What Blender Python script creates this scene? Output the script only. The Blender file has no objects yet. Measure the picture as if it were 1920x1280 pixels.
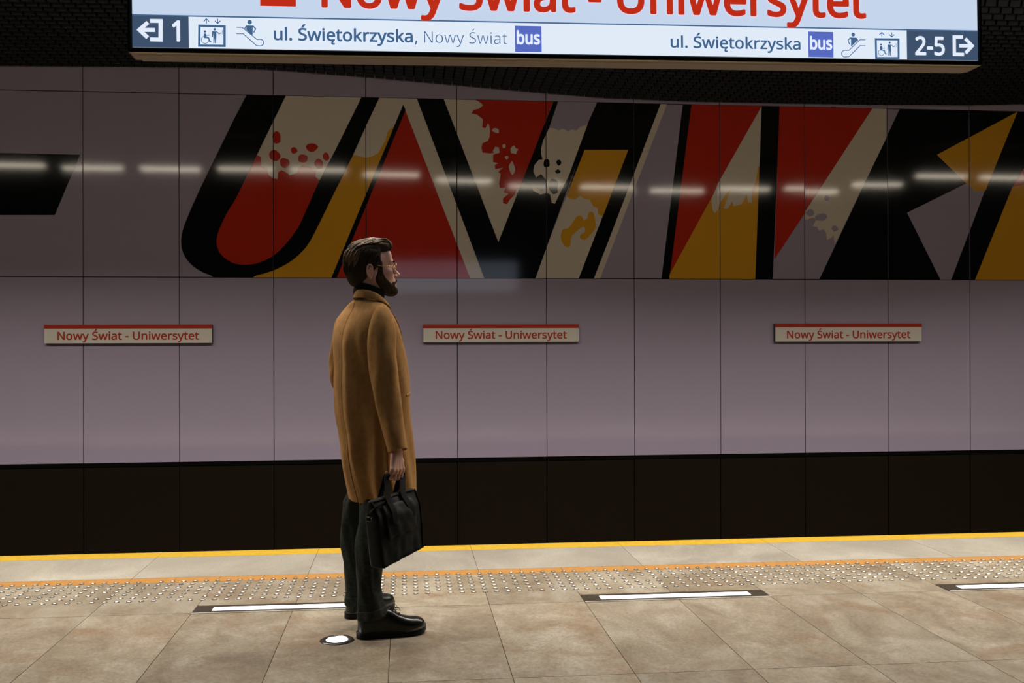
import bpy, bmesh, math, random, json
import numpy as np
from mathutils import Vector, Matrix, noise as mnoise
R = math.radians
scene = bpy.context.scene
COL = scene.collection
# ------------------------------------------------------------------ camera, world, view
W, H, FPX = 1920, 1280, 1917.0
YAW, PITCH, ROLL = 0.1037, 0.0030, -0.0033
CAMZ = 1.35
fw = Vector((math.sin(YAW)*math.cos(PITCH), math.cos(YAW)*math.cos(PITCH), math.sin(PITCH)))
r0 = Vector((math.cos(YAW), -math.sin(YAW), 0)); u0 = r0.cross(fw)
rt = r0*math.cos(ROLL) + u0*math.sin(ROLL); up = u0*math.cos(ROLL) - r0*math.sin(ROLL)
cd = bpy.data.cameras.new('camera'); cam = bpy.data.objects.new('camera', cd); COL.objects.link(cam)
cd.sensor_fit = 'HORIZONTAL'; cd.sensor_width = 36.0; cd.lens = FPX/W*36.0
cd.clip_start = 0.05; cd.clip_end = 200
m = Matrix((rt, up, -fw)).transposed().to_4x4(); m.translation = (0, 0, CAMZ)
cam.matrix_world = m
scene.camera = cam
wd = bpy.data.worlds.new('world'); scene.world = wd; wd.use_nodes = True
WB = wd.node_tree.nodes['Background']; WB.inputs[0].default_value = (0.62, 0.70, 0.85, 1); WB.inputs[1].default_value = 0.006
vs = scene.view_settings; vs.view_transform = 'Standard'; vs.look = 'None'; vs.exposure = 0.0; vs.gamma = 1.0; vs.use_curve_mapping = False
LAMP_A, LAMP_B, TUBE = 43.0, 11.0, 13.0      # watts per luminaire: track-side row, centre row

def ray(px, py): return rt*(px-W/2) + up*(H/2-py) + fw*FPX
def atY(px, py, Y):
    d = ray(px, py); t = Y/d.y
    return Vector((d.x*t, Y, CAMZ+d.z*t))
def fl(px, py, z=0.0):
    d = ray(px, py); t = (z-CAMZ)/d.z
    return Vector((d.x*t, d.y*t, z))

# ------------------------------------------------------------------ object helpers
def obj(name, me, mats=None, parent=None):
    o = bpy.data.objects.new(name, me); COL.objects.link(o)
    if mats is not None:
        for mm in (mats if isinstance(mats, (list, tuple)) else [mats]): me.materials.append(mm)
    if parent is not None: o.parent = parent
    return o
def empty(name, loc, label=None, cat=None, group=None):
    o = bpy.data.objects.new(name, None); COL.objects.link(o); o.location = loc; o.empty_display_size = .1
    return tag(o, label, cat, group)
def tag(o, label=None, cat=None, group=None, kind=None):
    if label: o['label'] = label
    if cat: o['category'] = cat
    if group: o['group'] = group
    if kind: o['kind'] = kind
    return o
class MB:
    def __init__(s): s.v = []; s.f = []; s.m = []
    def add(s, vs_, fs, mi=0):
        n = len(s.v); s.v += [tuple(p) for p in vs_]; s.f += [[i+n for i in f] for f in fs]; s.m += [mi]*len(fs); return s
    def box(s, lo, hi, mi=0):
        x0, y0, z0 = lo; x1, y1, z1 = hi
        return s.add([(x0,y0,z0),(x1,y0,z0),(x1,y1,z0),(x0,y1,z0),(x0,y0,z1),(x1,y0,z1),(x1,y1,z1),(x0,y1,z1)],
                     [(0,3,2,1),(4,5,6,7),(0,1,5,4),(1,2,6,5),(2,3,7,6),(3,0,4,7)], mi)
    def loft(s, rings, closed=True, cap0=False, cap1=False, mi=0):
        n = len(rings[0]); vs_ = [p for r in rings for p in r]; fs = []
        for i in range(len(rings)-1):
            for j in range(n if closed else n-1):
                k = (j+1) % n
                fs.append((i*n+j, i*n+k, (i+1)*n+k, (i+1)*n+j))
        if cap0: fs.append(tuple(range(n))[::-1])
        if cap1: fs.append(tuple((len(rings)-1)*n+j for j in range(n)))
        return s.add(vs_, fs, mi)
    def tube(s, pts, rad, n=8, mi=0, caps=True, flat=1.0, side=None):
        pts = [Vector(p) for p in pts]; rings = []; prev = None
        for i, p in enumerate(pts):
            t = (pts[min(i+1, len(pts)-1)] - pts[max(i-1, 0)]).normalized()
            a = side if side is not None else (prev if prev is not None else (Vector((0,0,1)) if abs(t.z) < .9 else Vector((1,0,0))))
            a = (a - t*a.dot(t)).normalized(); b = t.cross(a); prev = a
            r = rad[i] if isinstance(rad, (list, tuple)) else rad
            rings.append([p + a*math.cos(2*math.pi*k/n)*r + b*math.sin(2*math.pi*k/n)*r*flat for k in range(n)])
        return s.loft(rings, True, caps, caps, mi)
    def mesh(s, name, smooth=False, recalc=True):
        me = bpy.data.meshes.new(name); me.from_pydata(s.v, [], s.f)
        me.polygons.foreach_set('material_index', s.m)
        if recalc:
            bm = bmesh.new(); bm.from_mesh(me); bmesh.ops.recalc_face_normals(bm, faces=bm.faces[:]); bm.to_mesh(me); bm.free()
        if smooth: me.polygons.foreach_set('use_smooth', [True]*len(me.polygons))
        me.update(); return me
    def build(s, name, mats, parent=None, smooth=False):
        return obj(name, s.mesh(name, smooth), mats, parent)
def mod(o, kind, **k):
    md = o.modifiers.new(kind.lower(), kind)
    for a, b in k.items(): setattr(md, a, b)
    return md

# ------------------------------------------------------------------ materials
def mat(name, col, rough=.5, metal=0., spec=.5, emit=None, estr=1., coat=0., sheen=0.):
    mt = bpy.data.materials.new(name); mt.use_nodes = True
    b = mt.node_tree.nodes['Principled BSDF']
    b.inputs['Base Color'].default_value = (*col, 1); b.inputs['Roughness'].default_value = rough
    b.inputs['Metallic'].default_value = metal; b.inputs['Specular IOR Level'].default_value = spec
    if emit: b.inputs['Emission Color'].default_value = (*emit, 1); b.inputs['Emission Strength'].default_value = estr
    b.inputs['Coat Weight'].default_value = coat
    b.inputs['Sheen Weight'].default_value = sheen
    return mt
def s2l(r, g, b):
    return tuple((c/255/12.92 if c/255 <= .04045 else ((c/255+.055)/1.055)**2.4) for c in (r, g, b))
def N(mt, kind, **k):
    n = mt.node_tree.nodes.new(kind)
    for a, b in k.items():
        if a in n.inputs: n.inputs[a].default_value = b
        else: setattr(n, a, b)
    return n
def L(mt, a, b): mt.node_tree.links.new(a, b)
def bsdf(mt): return mt.node_tree.nodes['Principled BSDF']
def noise_col(mt, c0, c1, scale=5., detail=6., stretch=(1,1,1), lo=.35, hi=.65, bump=0., bscale=None, rough=None):
    """colour varies between c0 and c1 with a noise in object space"""
    tc = N(mt, 'ShaderNodeTexCoord'); mp = N(mt, 'ShaderNodeMapping'); mp.inputs['Scale'].default_value = stretch
    L(mt, tc.outputs['Object'], mp.inputs['Vector'])
    nz = N(mt, 'ShaderNodeTexNoise', Scale=scale, Detail=detail); L(mt, mp.outputs[0], nz.inputs['Vector'])
    rp = N(mt, 'ShaderNodeValToRGB'); rp.color_ramp.elements[0].position = lo; rp.color_ramp.elements[1].position = hi
    rp.color_ramp.elements[0].color = (*c0, 1); rp.color_ramp.elements[1].color = (*c1, 1)
    L(mt, nz.outputs['Fac'], rp.inputs[0]); L(mt, rp.outputs[0], bsdf(mt).inputs['Base Color'])
    if bump:
        n2 = N(mt, 'ShaderNodeTexNoise', Scale=bscale or scale*4, Detail=4.); L(mt, mp.outputs[0], n2.inputs['Vector'])
        bp = N(mt, 'ShaderNodeBump', Strength=bump, Distance=.004); L(mt, n2.outputs['Fac'], bp.inputs['Height'])
        L(mt, bp.outputs[0], bsdf(mt).inputs['Normal'])
    return rp

# ------------------------------------------------------------------ setting: stations of the place
YW = 10.70                                   # track wall
PX0, PW = -3.2324, 0.9428                    # first panel joint in view and panel width
ZB, ZM, ZT = 0.164, 2.047, 3.917             # panel rows
def wz(px, py): return atY(px, py, YW)
T0, TW = -1.5805, 0.5023                     # floor joints across the platform
YE = fl(960, 1019.5).y                       # platform edge
YY = fl(0, 1052).y                           # yellow stripe, near side
YO1, YO0 = fl(0, 1091).y, fl(0, 1100.3).y    # orange stripe
YR6, YR0 = fl(896, 1075).y, fl(907, 1109).y  # farthest and nearest stud rows
YJ = 5.3038; TL = 1.1825                     # tile joint along the platform, tile length
rnd = random.Random(7)

# materials
M = {}
M['panel'] = mat('lilac_panel', (.445, .385, .505), .075, spec=.6)
M['black'] = mat('mural_black', (.006, .006, .007), .075, spec=.6)
M['white'] = mat('mural_cream', (.80, .71, .60), .075, spec=.6)
M['red'] = mat('mural_red', (.60, .034, .014), .075, spec=.6)
M['yellow'] = mat('mural_yellow', (.84, .42, .028), .075, spec=.6)
M['void'] = mat('joint_black', (.004, .004, .004), .9, spec=.1)
M['dark_panel'] = mat('dark_brown_panel', (.014, .009, .0055), .32, spec=.35)
M['ledge'] = mat('black_ledge', (.003, .003, .003), .6, spec=.06)
M['ceil_slat'] = mat('ceiling_slat', (.008, .0105, .015), .5, spec=.3)
M['ceil_back'] = mat('ceiling_back', (.004, .004, .005), .9, spec=.1)
M['steel'] = mat('brushed_steel', (.55, .53, .50), .33, 1.)
M['bronze'] = mat('dark_bronze', (.085, .07, .055), .42, .8)
M['alu'] = mat('warm_aluminium', (.36, .29, .20), .38, .85)
M['alu_dark'] = mat('dark_frame', (.035, .035, .038), .4, .3)

def stone(name, cols, grain, big, joint=None):
    mt = mat(name, cols[0], .42, spec=.4)
    tc = N(mt, 'ShaderNodeTexCoord'); geo = N(mt, 'ShaderNodeNewGeometry')
    off = N(mt, 'ShaderNodeVectorMath', operation='SCALE'); cmb = N(mt, 'ShaderNodeCombineXYZ')
    for k in range(3): L(mt, geo.outputs['Random Per Island'], cmb.inputs[k])
    L(mt, cmb.outputs[0], off.inputs[0]); off.inputs['Scale'].default_value = 37.0
    add = N(mt, 'ShaderNodeVectorMath', operation='ADD'); L(mt, tc.outputs['Object'], add.inputs[0]); L(mt, off.outputs[0], add.inputs[1])
    mp = N(mt, 'ShaderNodeMapping'); mp.inputs['Scale'].default_value = (1.0, .7, 1); mp.inputs['Rotation'].default_value = (0, 0, .5)
    L(mt, add.outputs[0], mp.inputs['Vector'])
    n1 = N(mt, 'ShaderNodeTexNoise', Scale=big, Detail=7., Roughness=.62, Distortion=.7); L(mt, mp.outputs[0], n1.inputs['Vector'])
    n2 = N(mt, 'ShaderNodeTexNoise', Scale=grain, Detail=3., Roughness=.7); L(mt, add.outputs[0], n2.inputs['Vector'])
    n3 = N(mt, 'ShaderNodeTexNoise', Scale=big*.55, Detail=5., Roughness=.6, Distortion=1.2); L(mt, add.outputs[0], n3.inputs['Vector'])
    rp = N(mt, 'ShaderNodeValToRGB'); cr = rp.color_ramp
    cr.elements[0].position = .36; cr.elements[0].color = (*cols[0], 1); cr.elements[1].position = .66; cr.elements[1].color = (*cols[2], 1)
    e = cr.elements.new(.52); e.color = (*cols[1], 1)
    L(mt, n1.outputs['Fac'], rp.inputs[0])
    r3 = N(mt, 'ShaderNodeValToRGB'); r3.color_ramp.elements[0].position = .52; r3.color_ramp.elements[0].color = (0,0,0,1); r3.color_ramp.elements[1].position = .70; r3.color_ramp.elements[1].color = (.65,.65,.65,1)
    L(mt, n3.outputs['Fac'], r3.inputs[0])
    mx = N(mt, 'ShaderNodeMix', data_type='RGBA'); L(mt, r3.outputs[0], mx.inputs['Factor']); L(mt, rp.outputs[0], mx.inputs['A']); mx.inputs['B'].default_value = (*cols[3], 1)
    r2 = N(mt, 'ShaderNodeMapRange'); r2.inputs['From Min'].default_value = .3; r2.inputs['From Max'].default_value = .7; r2.inputs['To Min'].default_value = .74; r2.inputs['To Max'].default_value = 1.26
    L(mt, n2.outputs['Fac'], r2.inputs['Value'])
    rv = N(mt, 'ShaderNodeMapRange'); rv.inputs['To Min'].default_value = .90; rv.inputs['To Max'].default_value = 1.10; L(mt, geo.outputs['Random Per Island'], rv.inputs['Value'])
    ml = N(mt, 'ShaderNodeMath', operation='MULTIPLY'); L(mt, r2.outputs[0], ml.inputs[0]); L(mt, rv.outputs[0], ml.inputs[1])
    vm = N(mt, 'ShaderNodeVectorMath', operation='SCALE'); L(mt, mx.outputs['Result'], vm.inputs[0]); L(mt, ml.outputs[0], vm.inputs['Scale'])
    L(mt, vm.outputs[0], bsdf(mt).inputs['Base Color'])
    rr = N(mt, 'ShaderNodeMapRange'); rr.inputs['To Min'].default_value = .34; rr.inputs['To Max'].default_value = .56; L(mt, n2.outputs['Fac'], rr.inputs['Value']); L(mt, rr.outputs[0], bsdf(mt).inputs['Roughness'])
    bp = N(mt, 'ShaderNodeBump', Strength=.35, Distance=.002); L(mt, n1.outputs['Fac'], bp.inputs['Height']); L(mt, bp.outputs[0], bsdf(mt).inputs['Normal'])
    return mt
M['tile'] = stone('quartzite_tile', [(.150, .124, .088), (.202, .176, .132), (.248, .227, .184), (.140, .084, .044)], 62., 3.4)
M['granite'] = stone('grey_granite', [(.20, .186, .157), (.25, .236, .202), (.30, .285, .25), (.22, .206, .18)], 80., 1.6)
M['yellow_paint'] = noise_col(mat('yellow_line', (.8, .5, .03), .5), (.355, .225, .010), (.42, .27, .014), 30.) and bpy.data.materials['yellow_line']
M['orange_paint'] = noise_col(mat('orange_line', (.7, .3, .05), .5), (.27, .130, .028), (.325, .16, .036), 30.) and bpy.data.materials['orange_line']
M['grout'] = mat('grout', (.06, .045, .03), .9, spec=.1)

# wall panels, each very slightly out of plane
XS0, XS1 = -8, 14
tilt = {}
def wall_dy(x, z):
    i = math.floor((x-PX0)/PW); j = 0 if z < ZM else (1 if z < ZT else 2)
    if (i, j) not in tilt:
        q = random.Random(i*31+j*7+5); tilt[(i, j)] = (q.uniform(-.003, .003), q.uniform(-.0035, .0035))
    a, b = tilt[(i, j)]; xc = PX0+(i+.5)*PW; zc = (ZB+ZM)/2 if j == 0 else ((ZM+ZT)/2 if j == 1 else ZT+.45)
    return a*(x-xc) + b*(z-zc)
G = .0042
mb = MB(); back = MB()
for i in range(XS0, XS1):
    for j, (za, zb) in enumerate(((ZB, ZM), (ZM, ZT), (ZT, 4.9))):
        xa, xb = PX0+i*PW+G, PX0+(i+1)*PW-G; a, b = za+G, zb-G; e = 1e-5
        fr = [(xa, YW+wall_dy(xa+e, a), a), (xb, YW+wall_dy(xb-e, a), a), (xb, YW+wall_dy(xb-e, b), b), (xa, YW+wall_dy(xa+e, b), b)]
        bk = [(p[0], YW+.03, p[2]) for p in fr]
        mb.add(fr+bk, [(0,1,2,3),(4,7,6,5),(0,4,5,1),(1,5,6,2),(2,6,7,3),(3,7,4,0)])
mb.box((PX0+XS0*PW, YW+.035, ZB-.05), (PX0+XS1*PW, YW+.2, 4.9), 1)
wall = tag(mb.build('wall_back', [M['panel'], M['void']]), kind='structure')
mb = MB()
for i in range(XS0, XS1):
    xa, xb = PX0+i*PW+.006, PX0+(i+1)*PW-.006
    mb.box((xa, YW+.010, -1.15), (xb, YW+.05, ZB-.034))
    mb.box((xa-.004, YW+.004, -1.15), (xa+.010, YW+.045, ZB-.034))
mb.box((PX0+XS0*PW, YW+.06, -1.2), (PX0+XS1*PW, YW+.2, ZB-.04), 1)
tag(mb.build('baseboard_back', [M['dark_panel'], M['void']]), kind='structure')
mb = MB().box((PX0+XS0*PW, YW-.002, ZB-.036), (PX0+XS1*PW, YW+.06, ZB-.004))
tag(mb.build('trim_1', M['ledge']), kind='structure')

# ceiling: open slat grid over the track, dipping in a shallow wave along the wall
ctab = [(atY(x, y, YW).x, atY(x, y, YW).z) for x, y in ((0,126.5),(250,128.5),(420,130.5),(520,135),(700,149),(888,166),(1022,178),(1135,187),(1300,193.5),(1500,197.3),(1660,199.5),(1818,200),(1920,197.5))]
cx = np.array([-12, -8]+[c[0] for c in ctab]+[8, 12]); cz = np.array([4.26, 4.25]+[c[1] for c in ctab]+[ctab[-1][1]+.25, 4.25])
def ceil_z(x, y):
    s = min(1, max(0, (y-5.5)/2.5)); s = s*s*(3-2*s)
    zw = float(np.interp(x, cx, cz)); return zw*s + 4.32*(1-s)
CX0, CX1 = -10.5, 11.0
mb = MB(); nx = 86; ys = [-4, 0, 4, 5.5, 6.2, 6.9, 7.6, 8.3, 9.5, YW+.03]
rows = [[(CX0+(CX1-CX0)*k/nx, y, ceil_z(CX0+(CX1-CX0)*k/nx, y)+.075) for k in range(nx+1)] for y in ys]
mb.loft(rows, False)
y = 6.95
while y < YW-.02:
    x = CX0
    while x < CX1:
        z = ceil_z(x+.04, y)
        dz = ceil_z(x+.084, y)-ceil_z(x, y)
        p = [(x, y, z-dz/2), (x+.082, y, z+dz/2), (x+.082, y+.058, z+dz/2+.012), (x, y+.058, z-dz/2+.012)]
        q = [(a, b-.012, c+.045) for a, b, c in p]
        mb.add(p+q, [(0,1,2,3),(4,7,6,5),(0,4,5,1),(1,5,6,2),(2,6,7,3),(3,7,4,0)], 1)
        x += .1
    y += .115
tag(mb.build('ceiling', [M['ceil_back'], M['ceil_slat']]), kind='structure')

# platform
def tiles(name, x0, x1, w, ph, ya, yb, gap, z0, mt, extra=None, parent=None):
    mb = MB(); i0 = math.floor((x0-ph)/w); i1 = math.ceil((x1-ph)/w)
    for i in range(i0, i1):
        for a, b in (zip(ya, yb)):
            mb.box((ph+i*w+gap, a+gap, z0), (ph+(i+1)*w-gap, b-gap, 0))
    mb.box((ph+i0*w, min(ya), z0-.2), (ph+i1*w, max(yb), -.0025), 1)
    return tag(mb.build(name, [mt, M['grout']], parent), kind='structure')
yj = [YJ-k*TL for k in range(0, 8)]
tiles('floor', -8.2, 10.8, TW, T0, [YJ]+yj[1:], [YO0]+yj[:-1], .0016, -.03, M['tile'])
tiles('trim_2', -8.2, 10.8, TW/2, T0, [YO0], [YO1], .0011, -.03, M['orange_paint'])
gx = fl(238, 1093).x
tiles('trim_3', -8.2, 10.8, TW*2, gx, [YO1], [YY], .0015, -.03, M['granite'])
tiles('trim_4', -8.2, 10.8, TW*2, gx, [YY], [YE], .0011, -.03, M['yellow_paint'])
mb = MB().box((-8.2, YE-.25, -1.2), (10.8, YE-.03, -.235))
tag(mb.build('wall_platform_edge', M['void']), kind='structure')
mb = MB().box((-10.5, YE-.3, -1.3), (11, YW+.2, -1.18))
tag(mb.build('track_bed', M['void']), kind='structure')
# ------------------------------------------------------------------ ceiling luminaires (their own light lives here)
M['lamp_body'] = mat('lamp_housing', (.03, .03, .032), .5)
M['lamp_glow'] = mat('lamp_diffuser', (.8, .8, .8), .4, emit=(1., .88, .70), estr=TUBE)
def luminaire(x, y, z, ln, wd_, watts, spread, label, group, col=(1., .90, .78), tiltx=0., glow=False):
    t = empty('ceiling_luminaire', (x, y, z), label, 'ceiling light', group)
    mb = MB().box((-ln/2-.03, -wd_/2-.02, .004), (ln/2+.03, wd_/2+.02, .09))
    mb.build('housing', M['lamp_body'], t)
    top = max(.1, ceil_z(x, y)+.07-z)
    for s in (-1, 1): MB().tube([(s*ln*.35, 0, .08), (s*ln*.35, 0, top)], .006).build('hanger', M['lamp_body'], t)
    if glow: MB().box((-ln/2, -wd_/2, -.035), (ln/2, wd_/2, .004)).build('diffuser', M['lamp_glow'], t)
    ld = bpy.data.lights.new('lamp_light', 'AREA'); ld.shape = 'RECTANGLE'; ld.size = ln; ld.size_y = wd_
    ld.energy = watts; ld.color = col; ld.spread = R(spread)
    lo = bpy.data.objects.new('lamp_light', ld); COL.objects.link(lo); lo.parent = t; lo.location = (0, 0, -.04 if glow else 0); lo.rotation_euler = (R(tiltx), 0, 0); t.children[0].rotation_euler = (R(tiltx), 0, 0)
    return t
for k in range(17):
    x = -7.6+k*1.06
    luminaire(x, 6.3, min(3.97, ceil_z(x, YW)-.24+.0), .80, .08, LAMP_A, 138, 'slim linear luminaire hung in the row above the platform edge', 'luminaires above the platform edge', tiltx=0, glow=True)
for k in range(9):
    x = -7.0+k*2.1
    luminaire(x, 5.25, 4.14, 1.2, .22, LAMP_B, 112, 'wide linear luminaire hung in the row above the middle of the platform', 'luminaires above the middle of the platform')

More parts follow.
